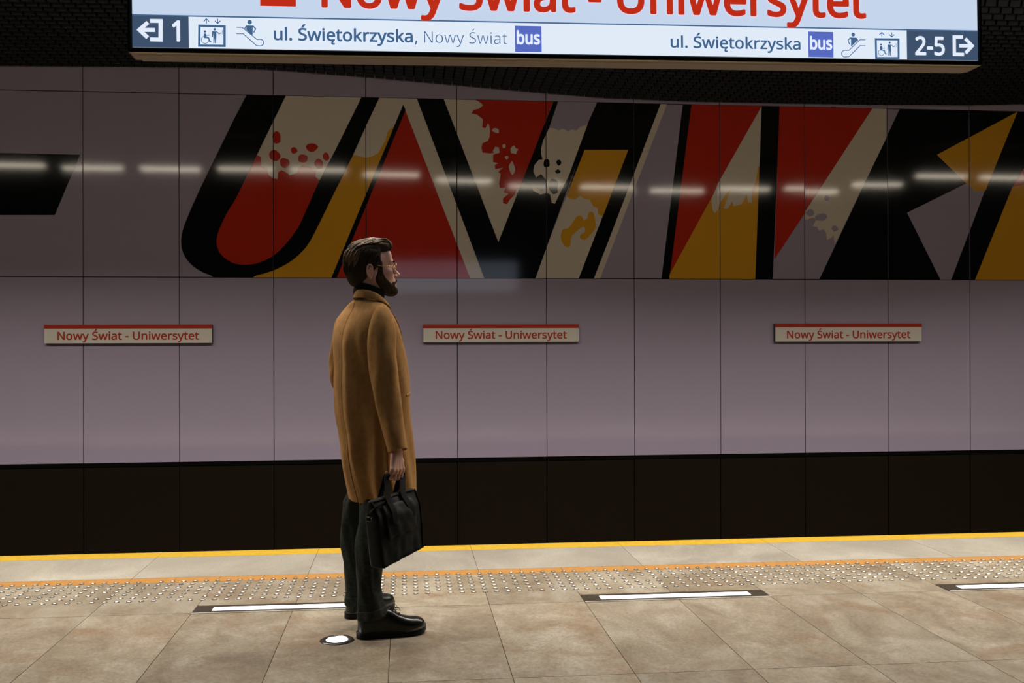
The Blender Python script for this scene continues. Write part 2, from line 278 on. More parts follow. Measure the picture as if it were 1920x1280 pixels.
# ------------------------------------------------------------------ lettering (outlines kept as plain coordinates)
GLY = json.loads('{"N":[609,[[[532,0],[447,0],[141,476],[138,476],[141,432],[143,378],[144,320],[144,0],[78,0],[78,573],[161,573],[467,99],[470,99],[468,137],[466,193],[464,249],[464,573],[532,573]]]],"o":[485,[[[442,216],[441,190],[438,165],[434,142],[428,121],[420,101],[411,82],[400,66],[388,51],[374,37],[359,25],[342,15],[324,7],[305,0],[285,-4],[264,-7],[241,-8],[221,-7],[200,-4],[181,0],[163,7],[145,15],[129,25],[114,37],[100,51],[88,66],[77,82],[67,101],[59,121],[52,142],[48,165],[45,190],[44,216],[46,250],[50,282],[58,310],[68,336],[81,360],[97,380],[116,397],[137,412],[161,423],[186,431],[214,436],[244,438],[272,436],[299,431],[324,423],[347,412],[368,397],[387,380],[403,360],[417,336],[428,310],[436,282],[440,250]],[[117,216],[118,191],[120,169],[125,147],[130,128],[138,110],[147,95],[159,82],[172,71],[187,62],[203,56],[222,52],[243,51],[264,52],[282,56],[299,62],[314,71],[327,82],[339,95],[348,110],[356,128],[361,147],[366,169],[368,191],[369,216],[368,240],[365,263],[361,284],[355,303],[348,320],[338,335],[327,348],[314,359],[299,367],[282,374],[263,377],[242,379],[212,376],[185,368],[164,354],[147,335],[134,311],[124,284],[119,252]]]],"w":[630,[[[346,243],[336,276],[328,308],[321,335],[316,357],[313,357],[308,335],[302,307],[294,275],[284,242],[207,1],[127,1],[9,431],[82,431],[141,201],[153,154],[163,109],[169,73],[172,73],[178,97],[185,128],[193,160],[201,188],[277,431],[354,431],[428,188],[440,149],[451,109],[457,74],[460,74],[466,108],[477,153],[489,201],[549,431],[621,431],[502,1],[419,1]]]],"y":[409,[[[1,430],[76,430],[169,185],[184,144],[196,105],[205,68],[209,68],[224,121],[245,186],[333,430],[409,430],[224,-59],[216,-79],[207,-97],[198,-114],[188,-130],[177,-144],[165,-156],[152,-167],[138,-176],[123,-183],[106,-188],[87,-191],[67,-192],[34,-190],[9,-186],[9,-130],[30,-133],[56,-135],[68,-134],[79,-132],[90,-130],[99,-126],[108,-120],[116,-114],[123,-107],[130,-99],[152,-59],[174,-2]]]],"Ś":[440,[[[403,153],[401,128],[396,106],[389,85],[378,66],[364,49],[348,35],[328,22],[307,11],[283,3],[257,-3],[228,-7],[198,-8],[137,-5],[83,4],[41,19],[41,88],[113,65],[134,60],[156,57],[179,55],[201,55],[222,55],[240,57],[257,61],[273,66],[286,72],[298,79],[308,88],[316,98],[322,109],[327,120],[329,133],[330,147],[330,160],[327,173],[324,184],[318,194],[311,204],[302,213],[291,221],[277,230],[196,265],[131,294],[118,302],[106,311],[95,320],[85,330],[76,340],[69,351],[63,363],[57,375],[53,389],[50,403],[49,418],[48,435],[50,457],[54,477],[61,496],[71,513],[84,528],[99,542],[116,553],[136,563],[157,571],[180,576],[205,579],[231,581],[254,580],[276,578],[297,576],[318,572],[389,549],[366,487],[302,508],[284,512],[266,515],[248,517],[229,517],[212,517],[196,515],[182,511],[169,507],[158,501],[148,494],[140,486],[133,478],[128,468],[124,457],[122,446],[121,434],[122,420],[124,407],[128,396],[133,386],[140,376],[149,367],[160,359],[172,351],[246,318],[270,309],[293,299],[313,289],[332,279],[348,268],[362,255],[374,242],[385,228],[392,212],[398,194],[401,175]],[[347,749],[326,722],[296,688],[263,656],[233,629],[186,629],[186,638],[212,674],[240,717],[262,757],[347,757]]]],"i":[207,[[[139,430],[139,0],[68,0],[68,430]],[[104,591],[112,590],[119,588],[126,585],[133,580],[138,574],[142,566],[144,557],[145,546],[144,536],[142,526],[138,519],[133,512],[126,508],[119,504],[112,502],[104,501],[96,502],[88,504],[81,508],[75,512],[69,519],[66,526],[63,536],[63,546],[63,557],[66,566],[69,574],[75,580],[81,585],[88,588],[96,590]]]],"a":[450,[[[231,437],[268,435],[299,428],[326,418],[347,403],[364,383],[376,358],[383,328],[385,293],[385,0],[334,0],[320,61],[317,61],[279,22],[268,15],[258,9],[246,3],[234,-1],[172,-8],[154,-7],[136,-5],[119,0],[103,6],[88,13],[75,23],[64,34],[55,48],[47,63],[41,80],[38,99],[37,119],[40,150],[50,176],[65,199],[87,219],[116,234],[152,245],[194,253],[243,257],[316,259],[316,285],[315,309],[310,330],[303,347],[293,359],[280,368],[265,375],[247,379],[227,380],[210,379],[194,378],[178,374],[163,370],[106,347],[84,400],[151,426],[170,431],[190,434],[210,436]],[[252,208],[215,205],[184,200],[159,192],[141,182],[127,170],[118,155],[112,138],[110,119],[111,102],[115,87],[122,75],[132,66],[144,58],[157,53],[172,50],[188,49],[215,51],[238,56],[260,66],[279,79],[295,96],[306,117],[313,142],[315,172],[315,210]]]],"t":[289,[[[212,50],[245,53],[272,59],[272,5],[240,-4],[200,-8],[183,-7],[167,-5],[152,-1],[138,4],[124,11],[112,20],[101,31],[91,44],[84,60],[78,79],[75,100],[74,125],[74,375],[13,375],[13,409],[75,437],[103,528],[144,528],[144,430],[269,430],[269,375],[144,375],[144,127],[146,108],[149,93],[155,79],[163,69],[173,60],[185,54],[198,51]]]],"-":[258,[[[32,184],[32,246],[226,246],[226,184]]]],"U":[586,[[[513,202],[512,173],[507,146],[500,120],[489,95],[476,72],[459,52],[439,35],[416,20],[389,8],[360,-1],[327,-6],[290,-8],[240,-4],[196,7],[159,25],[128,50],[104,82],[86,118],[76,158],[72,204],[72,573],[144,573],[144,201],[147,168],[154,139],[165,114],[182,93],[203,76],[228,64],[259,57],[294,55],[319,56],[342,59],[361,65],[379,73],[394,84],[407,96],[418,110],[427,126],[433,143],[438,161],[441,181],[442,202],[442,573],[513,573]]]],"n":[496,[[[275,438],[311,436],[343,429],[369,417],[391,401],[409,379],[421,352],[428,319],[431,280],[431,0],[361,0],[361,275],[359,299],[355,321],[348,338],[338,353],[324,364],[308,372],[288,377],[265,379],[232,376],[204,368],[182,356],[166,338],[154,316],[146,289],[140,258],[139,223],[139,0],[68,0],[68,430],[125,430],[136,371],[140,371],[147,382],[156,392],[165,401],[175,409],[222,431]]]],"e":[452,[[[234,438],[261,436],[286,432],[308,424],[329,414],[348,401],[364,385],[378,367],[390,346],[399,323],[406,299],[410,272],[411,244],[411,201],[117,201],[120,167],[127,137],[139,111],[154,90],[174,74],[197,62],[224,55],[254,52],[327,60],[392,82],[392,20],[327,-1],[251,-8],[221,-6],[194,-2],[167,6],[143,17],[121,31],[101,48],[85,68],[70,91],[59,117],[51,146],[46,177],[44,212],[46,246],[50,277],[57,306],[68,333],[81,357],[96,378],[114,395],[134,411],[157,423],[181,431],[207,436]],[[233,380],[209,378],[188,372],[170,362],[154,348],[140,330],[130,309],[123,285],[119,257],[338,257],[337,275],[335,292],[331,307],[326,322],[320,334],[312,346],[303,356],[292,364],[280,371],[266,376],[251,379]]]],"r":[331,[[[269,438],[295,437],[319,433],[310,368],[287,372],[264,374],[252,373],[240,371],[228,368],[217,363],[206,358],[195,351],[186,343],[176,334],[168,324],[161,313],[154,301],[149,289],[144,275],[141,261],[139,245],[139,229],[139,0],[68,0],[68,430],[126,430],[134,351],[137,351],[170,395],[180,404],[191,413],[202,420],[214,426],[227,431],[240,435],[254,437]]]],"s":[384,[[[348,119],[347,99],[343,80],[336,64],[327,49],[316,36],[302,24],[286,14],[268,6],[248,0],[226,-4],[202,-7],[176,-8],[99,-1],[42,19],[42,83],[104,60],[122,55],[141,52],[159,50],[178,49],[203,50],[224,53],[242,59],[256,66],[266,76],[274,86],[278,99],[280,112],[279,120],[278,128],[275,135],[271,141],[239,167],[174,196],[103,228],[89,236],[76,245],[66,255],[57,266],[50,278],[45,292],[42,307],[41,324],[44,350],[52,372],[66,392],[85,408],[109,421],[137,430],[168,436],[202,438],[275,430],[339,409],[315,353],[258,372],[197,380],[177,379],[159,377],[144,372],[131,366],[121,358],[114,350],[110,339],[108,328],[109,319],[111,312],[114,304],[119,298],[154,274],[219,246],[289,215],[302,206],[314,197],[324,187],[333,176],[339,164],[344,150],[347,135]]]],"u":[496,[[[427,430],[427,0],[370,0],[359,57],[356,57],[349,46],[340,36],[331,28],[321,20],[273,-1],[220,-8],[195,-7],[173,-4],[152,1],[134,8],[117,18],[103,29],[91,43],[81,59],[73,78],[68,99],[64,122],[63,148],[63,430],[135,430],[135,153],[136,129],[141,108],[148,91],[158,76],[171,65],[188,57],[207,52],[230,51],[253,52],[273,55],[291,61],[306,69],[319,79],[330,91],[338,105],[345,121],[350,140],[354,160],[356,182],[357,206],[357,430]]]],"l":[207,[[[139,0],[68,0],[68,609],[139,609]]]],"ę":[452,[[[312,-93],[313,-101],[314,-109],[317,-115],[322,-120],[327,-124],[333,-127],[340,-129],[348,-129],[371,-127],[387,-124],[387,-169],[364,-174],[337,-176],[317,-175],[300,-171],[286,-165],[274,-156],[265,-145],[259,-133],[255,-118],[254,-101],[255,-90],[257,-78],[261,-67],[266,-56],[295,-17],[328,12],[392,20],[342,-25],[318,-60]],[[234,438],[261,436],[286,432],[308,424],[329,414],[348,401],[364,385],[378,367],[390,346],[399,323],[406,299],[410,272],[411,244],[411,201],[117,201],[120,167],[127,137],[139,111],[154,90],[174,74],[197,62],[224,55],[254,52],[327,60],[392,82],[392,20],[327,-1],[251,-8],[221,-6],[194,-2],[167,6],[143,17],[121,31],[101,48],[85,68],[70,91],[59,117],[51,146],[46,177],[44,212],[46,246],[50,277],[57,306],[68,333],[81,357],[96,378],[114,395],[134,411],[157,423],[181,431],[207,436]],[[233,380],[209,378],[188,372],[170,362],[154,348],[140,330],[130,309],[123,285],[119,257],[338,257],[337,275],[335,292],[331,307],[326,322],[320,334],[312,346],[303,356],[292,364],[280,371],[266,376],[251,379]]]],"k":[428,[[[138,291],[137,257],[135,221],[138,221],[152,240],[172,264],[189,285],[326,430],[409,430],[235,246],[421,0],[336,0],[187,200],[138,158],[138,0],[68,0],[68,609],[138,609]]]],"z":[377,[[[346,0],[31,0],[31,47],[262,375],[45,375],[45,430],[340,430],[340,377],[112,55],[346,55]]]],"b":[493,[[[139,461],[138,410],[135,373],[139,373],[149,386],[161,398],[174,409],[189,419],[206,427],[226,432],[248,436],[272,437],[310,434],[344,423],[374,406],[401,381],[422,350],[437,312],[446,267],[449,215],[448,180],[444,147],[437,118],[427,91],[415,68],[400,48],[384,31],[365,17],[344,6],[322,-2],[298,-6],[272,-8],[248,-7],[226,-3],[206,2],[189,10],[174,20],[161,31],[149,42],[139,55],[133,55],[119,0],[68,0],[68,609],[139,609]],[[260,379],[238,377],[219,374],[202,369],[188,361],[175,351],[165,339],[157,325],[150,308],[145,289],[142,268],[139,244],[139,217],[139,214],[140,177],[145,144],[153,116],[165,93],[181,74],[202,61],[229,53],[261,51],[288,53],[312,61],[332,74],[348,93],[360,117],[369,145],[374,178],[376,216],[374,254],[369,287],[360,315],[348,338],[331,356],[311,368],[288,376]]]],",":[215,[[[154,84],[136,23],[111,-42],[85,-103],[33,-103],[49,-38],[63,31],[73,93],[148,93]]]],".":[215,[[[58,43],[59,57],[61,69],[66,78],[72,85],[80,90],[88,94],[97,96],[107,97],[117,96],[126,94],[135,90],[142,85],[149,78],[153,69],[156,57],[157,43],[156,30],[153,18],[149,9],[142,2],[135,-4],[126,-8],[117,-10],[107,-11],[97,-10],[88,-8],[80,-4],[72,2],[66,9],[61,18],[59,30]]]],"1":[459,[[[285,0],[216,0],[216,400],[216,439],[217,470],[219,499],[196,477],[169,455],[108,405],[71,452],[226,573],[285,573]]]],"2":[459,[[[417,0],[38,0],[38,59],[188,210],[261,287],[275,304],[287,320],[298,337],[306,353],[313,370],[318,387],[321,405],[322,424],[320,446],[315,466],[306,482],[294,496],[278,507],[261,514],[242,519],[221,520],[200,520],[181,517],[164,512],[147,506],[83,466],[45,513],[94,548],[153,572],[169,576],[186,578],[203,580],[221,581],[246,579],[270,576],[293,570],[313,562],[331,552],[347,540],[361,526],[372,510],[382,492],[388,472],[392,451],[394,428],[393,406],[389,385],[383,364],[375,344],[365,324],[353,305],[340,286],[324,267],[247,185],[128,67],[128,64],[417,64]]]],"5":[459,[[[221,351],[249,350],[275,346],[300,340],[322,331],[343,320],[361,307],[376,291],[389,274],[400,254],[407,232],[412,209],[413,183],[411,154],[407,128],[399,103],[387,81],[373,60],[356,43],[336,28],[314,15],[289,5],[261,-2],[231,-7],[199,-8],[116,0],[97,4],[80,10],[65,16],[51,23],[51,90],[66,81],[82,74],[101,68],[121,62],[141,58],[161,55],[181,53],[200,52],[220,53],[239,55],[257,60],[274,65],[289,73],[302,82],[313,93],[323,106],[331,121],[336,137],[340,156],[341,176],[339,202],[332,225],[321,245],[306,262],[287,275],[262,284],[232,290],[197,292],[146,288],[99,280],[64,302],[86,573],[373,573],[373,508],[146,508],[132,342],[169,348]]]]}')
def text_mesh(name, s, place, offset=0.0, width=None, height=None, gap=0.0):
    """lettering scaled to width (and to height = cap height), then placed by place(u, v) -> point"""
    V, F, x = [], [], 0.0
    for ch in s:
        if ch == ' ': x += .208+gap; continue
        adv, loops = GLY[ch]
        for grp in ([[l] for l in loops[:1]]+[loops[1:]] if ch == 'ę' else [loops]):
            c = bpy.data.curves.new('t', 'CURVE'); c.dimensions = '2D'; c.fill_mode = 'BOTH'; c.offset = min(0, offset)
            for lp in grp:
                sp = c.splines.new('POLY'); sp.points.add(len(lp)-1); sp.use_cyclic_u = True
                for k, p in enumerate(lp): sp.points[k].co = (p[0]/1000, p[1]/1000, 0, 1)
            o = bpy.data.objects.new('t', c); COL.objects.link(o); bpy.context.view_layer.update()
            me = bpy.data.meshes.new_from_object(o.evaluated_get(bpy.context.evaluated_depsgraph_get()))
            # heavier weights: the outline laid down again all round itself, a hair in front each time
            for k in range(13 if offset > 0 else 1):
                dx, dy = (math.cos(k*math.pi/6)*offset, math.sin(k*math.pi/6)*offset) if k else (0, 0)
                n = len(V); V += [(v.co.x+x+dx, v.co.y+dy, k) for v in me.vertices]; F += [[i+n for i in f.vertices] for f in me.polygons]
            bpy.data.objects.remove(o); bpy.data.curves.remove(c); bpy.data.meshes.remove(me)
        x += adv/1000+gap
    x0, x1 = min(v[0] for v in V), max(v[0] for v in V); sx = width/(x1-x0); sy = (height/.572) if height else sx
    me = bpy.data.meshes.new(name); me.from_pydata([place((a-x0)*sx, b*sy)-Vector((0, k*2.5e-5, 0)) for a, b, k in V], [], F); me.update()
    return me

# ------------------------------------------------------------------ hanging lightbox sign
YS = 3.35
SL, SR = atY(245, 90.6, YS), atY(1836.5, 115.9, YS)
sa = (SR-SL).normalized(); su = Vector((-sa.z, 0, sa.x)); SWID = (SR-SL).length
def sp2(px, py):                       # photograph point on the face -> sign coordinates
    d = ray(px, py); p = d*(YS/d.y)+Vector((0, 0, CAMZ)); q = p-SL
    return q.dot(sa), q.dot(su)
def sw(u, v, k=0.0): return SL + sa*u + su*v + Vector((0, -1, 0))*k
ZTOP = .50
sign = empty('hanging_sign', SL+sa*SWID/2+Vector((0, .06, 0)), 'long white lit station sign hanging over the platform, lettered in red', 'sign')
def local(me, root):
    mw = Matrix.Translation(-root.location)
    me.transform(mw); return me
def sflat(name, polys, mt, k=.0012, parent=None):
    mb = MB()
    for i, pl in enumerate(polys):
        mb.add([sw(u, v, k+.00002*i) for u, v in pl], [tuple(range(len(pl)))])
    return obj(name, local(mb.mesh(name), sign), mt, parent or sign)
M['s_white'] = mat('sign_title_panel', (.6, .65, .7), .25, emit=(.545, .655, .83), estr=1.0)
M['s_strip'] = mat('sign_strip_panel', (.6, .65, .7), .25, emit=(.74, .82, .93), estr=1.0)
M['s_navy'] = mat('sign_navy', (.04, .07, .12), .25, emit=(.047, .080, .145), estr=1.0)
M['s_blue'] = mat('sign_blue_text', (.04, .08, .16), .3, emit=(.055, .125, .25), estr=1.0)
M['s_bus'] = mat('sign_bus_blue', (.06, .09, .3), .3, emit=(.095, .145, .52), estr=1.0)
M['s_red'] = mat('sign_red', (.4, .02, .01), .3, emit=(.50, .025, .008), estr=1.0)
M['s_lit'] = mat('sign_white_marks', (.7, .7, .7), .3, emit=(.76, .83, .95), estr=1.0)
DEP = .088
# housing: open frame, underside tray, side cheeks
def sbox(mb, u0_, u1_, v0, v1, y0, y1, mi=0):
    vs_ = [sw(u, v, -y) for v in (v0, v1) for y in (y0, y1) for u in (u0_, u1_)]
    mb.add(vs_, [(0,1,3,2),(4,6,7,5),(0,4,5,1),(2,3,7,6),(0,2,6,4),(1,5,7,3)], mi)
mb = MB(); sbox(mb, .0, SWID, .0, ZTOP, .004, DEP-.004)
hs = obj('housing', local(mb.mesh('housing'), sign), M['alu_dark'], sign)
mb = MB()
sbox(mb, -.008, SWID+.008, -.012, .0, -.004, DEP+.004); sbox(mb, -.008, SWID+.008, ZTOP, ZTOP+.012, -.004, DEP+.004)
sbox(mb, -.008, .0, 0, ZTOP, -.004, DEP+.004); sbox(mb, SWID, SWID+.008, 0, ZTOP, -.004, DEP+.004)
obj('frame', local(mb.mesh('frame'), sign), M['alu_dark'], sign)
mb = MB()
rings = []
for (ins, v, y0, y1) in ((.0, -.0125, .0, DEP), (.020, -.0135, .004, DEP-.004), (.022, -.0165, .008, DEP-.008), (.022, -.0185, .010, DEP-.006)):
    rings.append([sw(-.004+ins, v, -y0), sw(SWID+.004-ins, v, -y0), sw(SWID+.004-ins, v, -y1), sw(-.004+ins, v, -y1)])
mb.loft(rings, True, True, True)
obj('underside_tray', local(mb.mesh('tray'), sign), M['alu'], sign)
def rect(px0, py0, px1, py1):
    a = sp2(px0, py0); b = sp2(px1, py1); return [(a[0], min(a[1], b[1])), (b[0], min(a[1], b[1])), (b[0], max(a[1], b[1])), (a[0], max(a[1], b[1]))]
VS = (sp2(700, 36.6)[1] + sp2(1500, 52.4)[1])/2                 # dividing line between title and strip
LW = .0045
sflat('title_panel', [[(0.006, VS+LW/2), (SWID-.006, VS+LW/2), (SWID-.006, ZTOP-.006), (.006, ZTOP-.006)]], M['s_white'], .0)
sflat('direction_panel', [[(.006, .004), (SWID-.006, .004), (SWID-.006, VS), (.006, VS)]], M['s_strip'], .0)
sflat('dividing_line', [[(0.006, VS-LW/2), (SWID-.006, VS-LW/2), (SWID-.006, VS+LW/2), (.006, VS+LW/2)]], M['s_blue'], .0012)
bp = MB(); bp.add([sw(.006, .004, -DEP-.001), sw(SWID-.006, .004, -DEP-.001), sw(SWID-.006, ZTOP-.006, -DEP-.001), sw(.006, ZTOP-.006, -DEP-.001)], [(3, 2, 1, 0)])
obj('rear_panel', local(bp.mesh('rear'), sign), mat('sign_rear_panel', (.6, .65, .7), .25, emit=(.62, .76, 1.0), estr=.85), sign)
UL, UR = sp2(354, 60)[0], sp2(1700, 85)[0]
sflat('exit_field', [[(.006, .004), (UL, .004), (UL, VS), (.006, VS)]], M['s_navy'], .0010)
sflat('exit_field', [[(UR, .004), (SWID-.006, .004), (SWID-.006, VS), (UR, VS)]], M['s_navy'], .0010)
def spoly(pts, ox, oy, sc): return [sp2(ox+x/sc, oy+y/sc) for x, y in pts]
def stroke(pts, w, closed=False):
    """polyline with width in sign units -> quads"""
    out = []; n = len(pts)
    for i in range(n if closed else n-1):
        a, b = Vector(pts[i]), Vector(pts[(i+1) % n]); d = (b-a).normalized(); q = Vector((-d.y, d.x))*w/2; e = d*w*.45
        a2, b2 = a-e, b+e
        if not closed and i == 0: a2 = a
        if not closed and i == n-2: b2 = b
        out.append([tuple(a2+q), tuple(a2-q), tuple(b2-q), tuple(b2+q)])
    return out
def circ(c, r, n=20, sx=1.0): return [(c[0]+math.cos(2*math.pi*k/n)*r*sx, c[1]+math.sin(2*math.pi*k/n)*r) for k in range(n)]
px = SWID/1592.0                                                # one photograph pixel on the face
# exit arrows (crop 240,0 scale 6.857 and crop 1490,0 scale 5.333)
A = lambda pts: spoly(pts, 240, 0, 6.857)
sflat('exit_arrow', stroke(A([(285, 270), (422, 272), (420, 512), (285, 508)]), 7*px) + stroke(A([(350, 388), (160, 386)]), 7*px) + stroke(A([(258, 290), (150, 386), (255, 486)]), 7*px), M['s_lit'], .0022)
B = lambda pts: spoly(pts, 1490, 0, 5.333)
sflat('exit_arrow', stroke(B([(1680, 372), (1592, 372), (1594, 544), (1690, 546)]), 6.6*px) + stroke(B([(1642, 460), (1770, 460)]), 6.6*px) + stroke(B([(1703, 388), (1772, 460), (1706, 532)]), 6.6*px), M['s_lit'], .0022)
def stext(name, s, p0, p1, capx, mt, offset, k=.0022, gap=0.0):
    a = sp2(*p0); b = sp2(*p1); w = b[0]-a[0]; va = (a[1]+b[1])/2
    me = text_mesh(name, s, lambda u, v: sw(a[0]+u, va+v, k), offset, w, capx*px, gap)
    return obj(name, local(me, sign), mt, sign)
stext('exit_number_lettering', '1', (323, 76.5), (338.2, 77), 35, M['s_lit'], .022)
stext('exit_number_lettering', '2-5', (1715.5, 102.5), (1771, 103.3), 34, M['s_lit'], .020)
stext('station_name_lettering', 'Nowy Świat - Uniwersytet', (602.8, 12.2), (1623.5, 33.2), 62, M['s_red'], .020)
stext('street_name_lettering', 'ul. Świętokrzyska', (513.4, 74.8), (774.2, 79.6), 21.5, M['s_blue'], .019)
stext('street_name_lettering', ',', (778, 80), (782.5, 80.1), 21, M['s_blue'], .006)
stext('street_name_lettering', 'Nowy Świat', (795.5, 80.3), (950.5, 83.4), 21, M['s_blue'], -.009)
stext('street_name_lettering', 'ul. Świętokrzyska', (1257.2, 89.3), (1500.5, 93), 21, M['s_blue'], .015)
bb = sflat('bus_badge', [rect(965.2, 48.5, 1015.7, 98.3)], M['s_bus'], .0012)
bb2 = sflat('bus_badge', [rect(1515, 59.2, 1562.6, 108)], M['s_bus'], .0012)
for b_, p0, p1 in ((bb, (969, 82), (1012.5, 83)), (bb2, (1518.5, 92), (1560, 92.8))):
    o = stext('bus_lettering', 'bus', p0, p1, 22.5, M['s_lit'], .026); o.parent = b_
# line badge, its top beyond the picture
sflat('line_badge', [[(sp2(488, 11)[0], sp2(488, 11.2)[1]), (sp2(555, 12)[0], sp2(488, 11.2)[1]), (sp2(555, 12)[0], sp2(488, 11.2)[1]+67*px), (sp2(488, 11)[0], sp2(488, 11.2)[1]+67*px)]], M['s_red'], .0015)
# lift pictograms
def lift(C, name='lift_pictogram', arrows=None, frame=None, k=1.0, T=None):
    P = []
    f = C(frame); P += stroke(f, 4.2*px*k, True)
    for (tip, tail, l, r_) in arrows: P += stroke(C([tail, tip]), 1.7*px*k) + stroke(C([l, tip, r_]), 1.7*px*k)
    for q in T['circ']: c = C([q[:2]])[0]; P.append(circ(c, q[2]*px*k))
    for q in T['poly']: P.append(C(q))
    for q, w_ in T['line']: P += stroke(C(q), w_*px*k)
    w = T['wheel']; c = C([w[:2]])[0]; P += stroke(circ(c, w[2]*px*k, 18), 1.0*px*k, True)
    return sflat(name, P, M['s_blue'], .0022)
TL_ = dict(circ=[(990, 408, 2.1), (1117, 380, 2.3)],
    poly=[[(975, 432), (1010, 434), (1012, 490), (975, 492)], [(1085, 404), (1150, 408), (1138, 420), (1138, 480), (1132, 560), (1120, 560), (1118, 490), (1112, 560), (1100, 560), (1096, 420)]],
    line=[([(1000, 455), (1048, 455)], 1.3), ([(985, 486), (1040, 490), (1052, 535), (1072, 536)], 2.0), ([(1090, 408), (1086, 478)], 2.0), ([(1146, 412), (1172, 440), (1200, 424)], 1.4), ([(1214, 392), (1214, 445)], .8)],
    wheel=(993, 515, 6.6))
lift(A, arrows=[((1008, 243), (1010, 305), (975, 280), (1045, 280)), ((1154, 305), (1154, 243), (1118, 270), (1190, 270))], frame=[(920, 334), (1243, 342), (1243, 592), (918, 588)], T=TL_)
TR_ = dict(circ=[(860, 447, 2.0), (946, 428, 2.2)],
    poly=[[(850, 464), (873, 465), (875, 505), (850, 506)], [(926, 447), (968, 450), (960, 458), (960, 500), (956, 558), (948, 558), (946, 508), (942, 558), (934, 558), (933, 458)]],
    line=[([(868, 483), (900, 484)], 1.2), ([(856, 502), (894, 505), (903, 540), (918, 541)], 1.9), ([(929, 450), (927, 500)], 1.8), ([(966, 452), (982, 472), (1000, 460)], 1.3), ([(1010, 435), (1010, 475)], .8)],
    wheel=(862, 528, 6.0))
lift(B, arrows=[((868, 326), (868, 372), (843, 352), (893, 352)), ((968, 372), (968, 326), (943, 348), (993, 348))], frame=[(808, 394), (1035, 396), (1036, 582), (812, 582)], k=.95, T=TR_)
def arc2(C, cx_, cy_, rx, a0, a1, n=10): return [(cx_+math.cos(R(a0+(a1-a0)*k/n))*rx, cy_+math.sin(R(a0+(a1-a0)*k/n))*rx) for k in range(n+1)]
P = [circ(A([(1565, 288)])[0], 4.1*px), A([(1522, 330), (1612, 332), (1606, 350), (1604, 450), (1590, 450), (1520, 385), (1524, 350)])]
P += stroke(A([(1395, 354), (1470, 356), (1660, 510), (1705, 508)]+arc2(A, 1700, 550, 44, -85, 100)[1:]+[(1655, 590), (1480, 436), (1395, 436)]), 1.5*px)
P += stroke(A([(1522, 335), (1500, 378)]), 1.9*px) + stroke(A([(1608, 336), (1643, 374), (1617, 422)]), 2.0*px)
sflat('escalator_pictogram', P, M['s_blue'], .0022)
P = [circ(B([(582, 348)])[0], 3.7*px), B([(545, 376), (612, 378), (628, 405), (560, 470), (560, 398)])]
P += stroke(B([(704, 400), (650, 400), (540, 504), (498, 505)]+arc2(B, 500, 538, 34, -95, -270)[1:]+[(540, 568), (650, 460), (704, 460)]), 1.45*px)
P += stroke(B([(550, 380), (530, 408), (547, 446)]), 1.9*px) + stroke(B([(612, 382), (630, 408)]), 1.8*px)
sflat('escalator_pictogram', P, M['s_blue'], .0022)
for u in (.45, SWID-.45):
    mb = MB(); a = sw(u, ZTOP+.01, -.06); mb.tube([a-sign.location, Vector((a.x, a.y, ceil_z(a.x, a.y)+.07))-sign.location], .011)
    mb.build('suspension_rod', M['alu_dark'], sign)

# ------------------------------------------------------------------ station name boards on the track wall
M['b_white'] = mat('board_white', (.78, .73, .65), .3, spec=.4)
M['b_red'] = mat('board_red', (.50, .035, .012), .35, spec=.3)
M['b_side'] = mat('board_side', (.05, .045, .045), .4)
BW = (atY(1086.5, 608, YW-.04)-atY(794.6, 608, YW-.04)).length
for k, (pl, pr, yt, yb) in enumerate(((84.1, 399, 608.4, 643.6), (794.6, 1086.5, 608, 641.4), (1454.4, 1729, 606.3, 640.2))):
    y = YW-.05; a = atY((pl+pr)/2, (yt+yb)/2, y); w = (atY(pr, yt, y)-atY(pl, yt, y)).length/2; hh = (atY(pl, yt, y).z-atY(pl, yb, y).z)/2
    t = empty('station_sign', (a.x, y, a.z), ('white station name board left of the standing man on the lilac wall', 'white station name board just right of the man\'s shoulder on the lilac wall', 'white station name board farthest along the lilac wall, near the right edge')[k], 'sign', 'station name boards on the track wall')
    MB().box((-w, 0, -hh), (w, .055, hh)).build('board', M['b_side'], t)
    MB().box((-w+.002, -.004, -hh+.002), (w-.002, .0, hh-.0385)).build('face_plate', M['b_white'], t)
    MB().box((-w+.001, -.006, hh-.0385), (w-.001, .0, hh)).build('red_stripe', M['b_red'], t)
    tw = w*2*.842
    me = text_mesh('station_name', 'Nowy Świat - Uniwersytet', lambda u, v: Vector((-tw/2+u, -.0055, -hh+.0375+v)), .015, tw, .0785)
    obj('station_name_lettering', me, M['b_red'], t)

# ------------------------------------------------------------------ lettering mural printed on the upper panels
ZC = .0
c7 = lambda pts: [(320+x/3.3685, 160+y/3.3685) for x, y in pts]
c8 = lambda pts: [(820+x/3.3688, 160+y/3.3688) for x, y in pts]
cr = lambda pts: [(1220+x/2.743, 160+y/2.743) for x, y in pts]
def smooth_closed(pts, n=4):
    out = []; m_ = len(pts)
    for i in range(m_):
        p0, p1, p2, p3 = (Vector(pts[(i+k) % m_]) for k in (-1, 0, 1, 2))
        for j in range(n):
            t = j/n; out.append(tuple(.5*((2*p1)+(p2-p0)*t+(2*p0-5*p1+4*p2-p3)*t*t+(3*p1-p0-3*p2+p3)*t**3)))
    return out
def blob(cx_, cy_, rx, ry, seed, rag=.25, n=9):
    q = random.Random(seed); a0 = q.random()*6
    return smooth_closed([(cx_+math.cos(a0+2*math.pi*k/n)*rx*(1+q.uniform(-rag, rag)), cy_+math.sin(a0+2*math.pi*k/n)*ry*(1+q.uniform(-rag, rag))) for k in range(n)], 3)
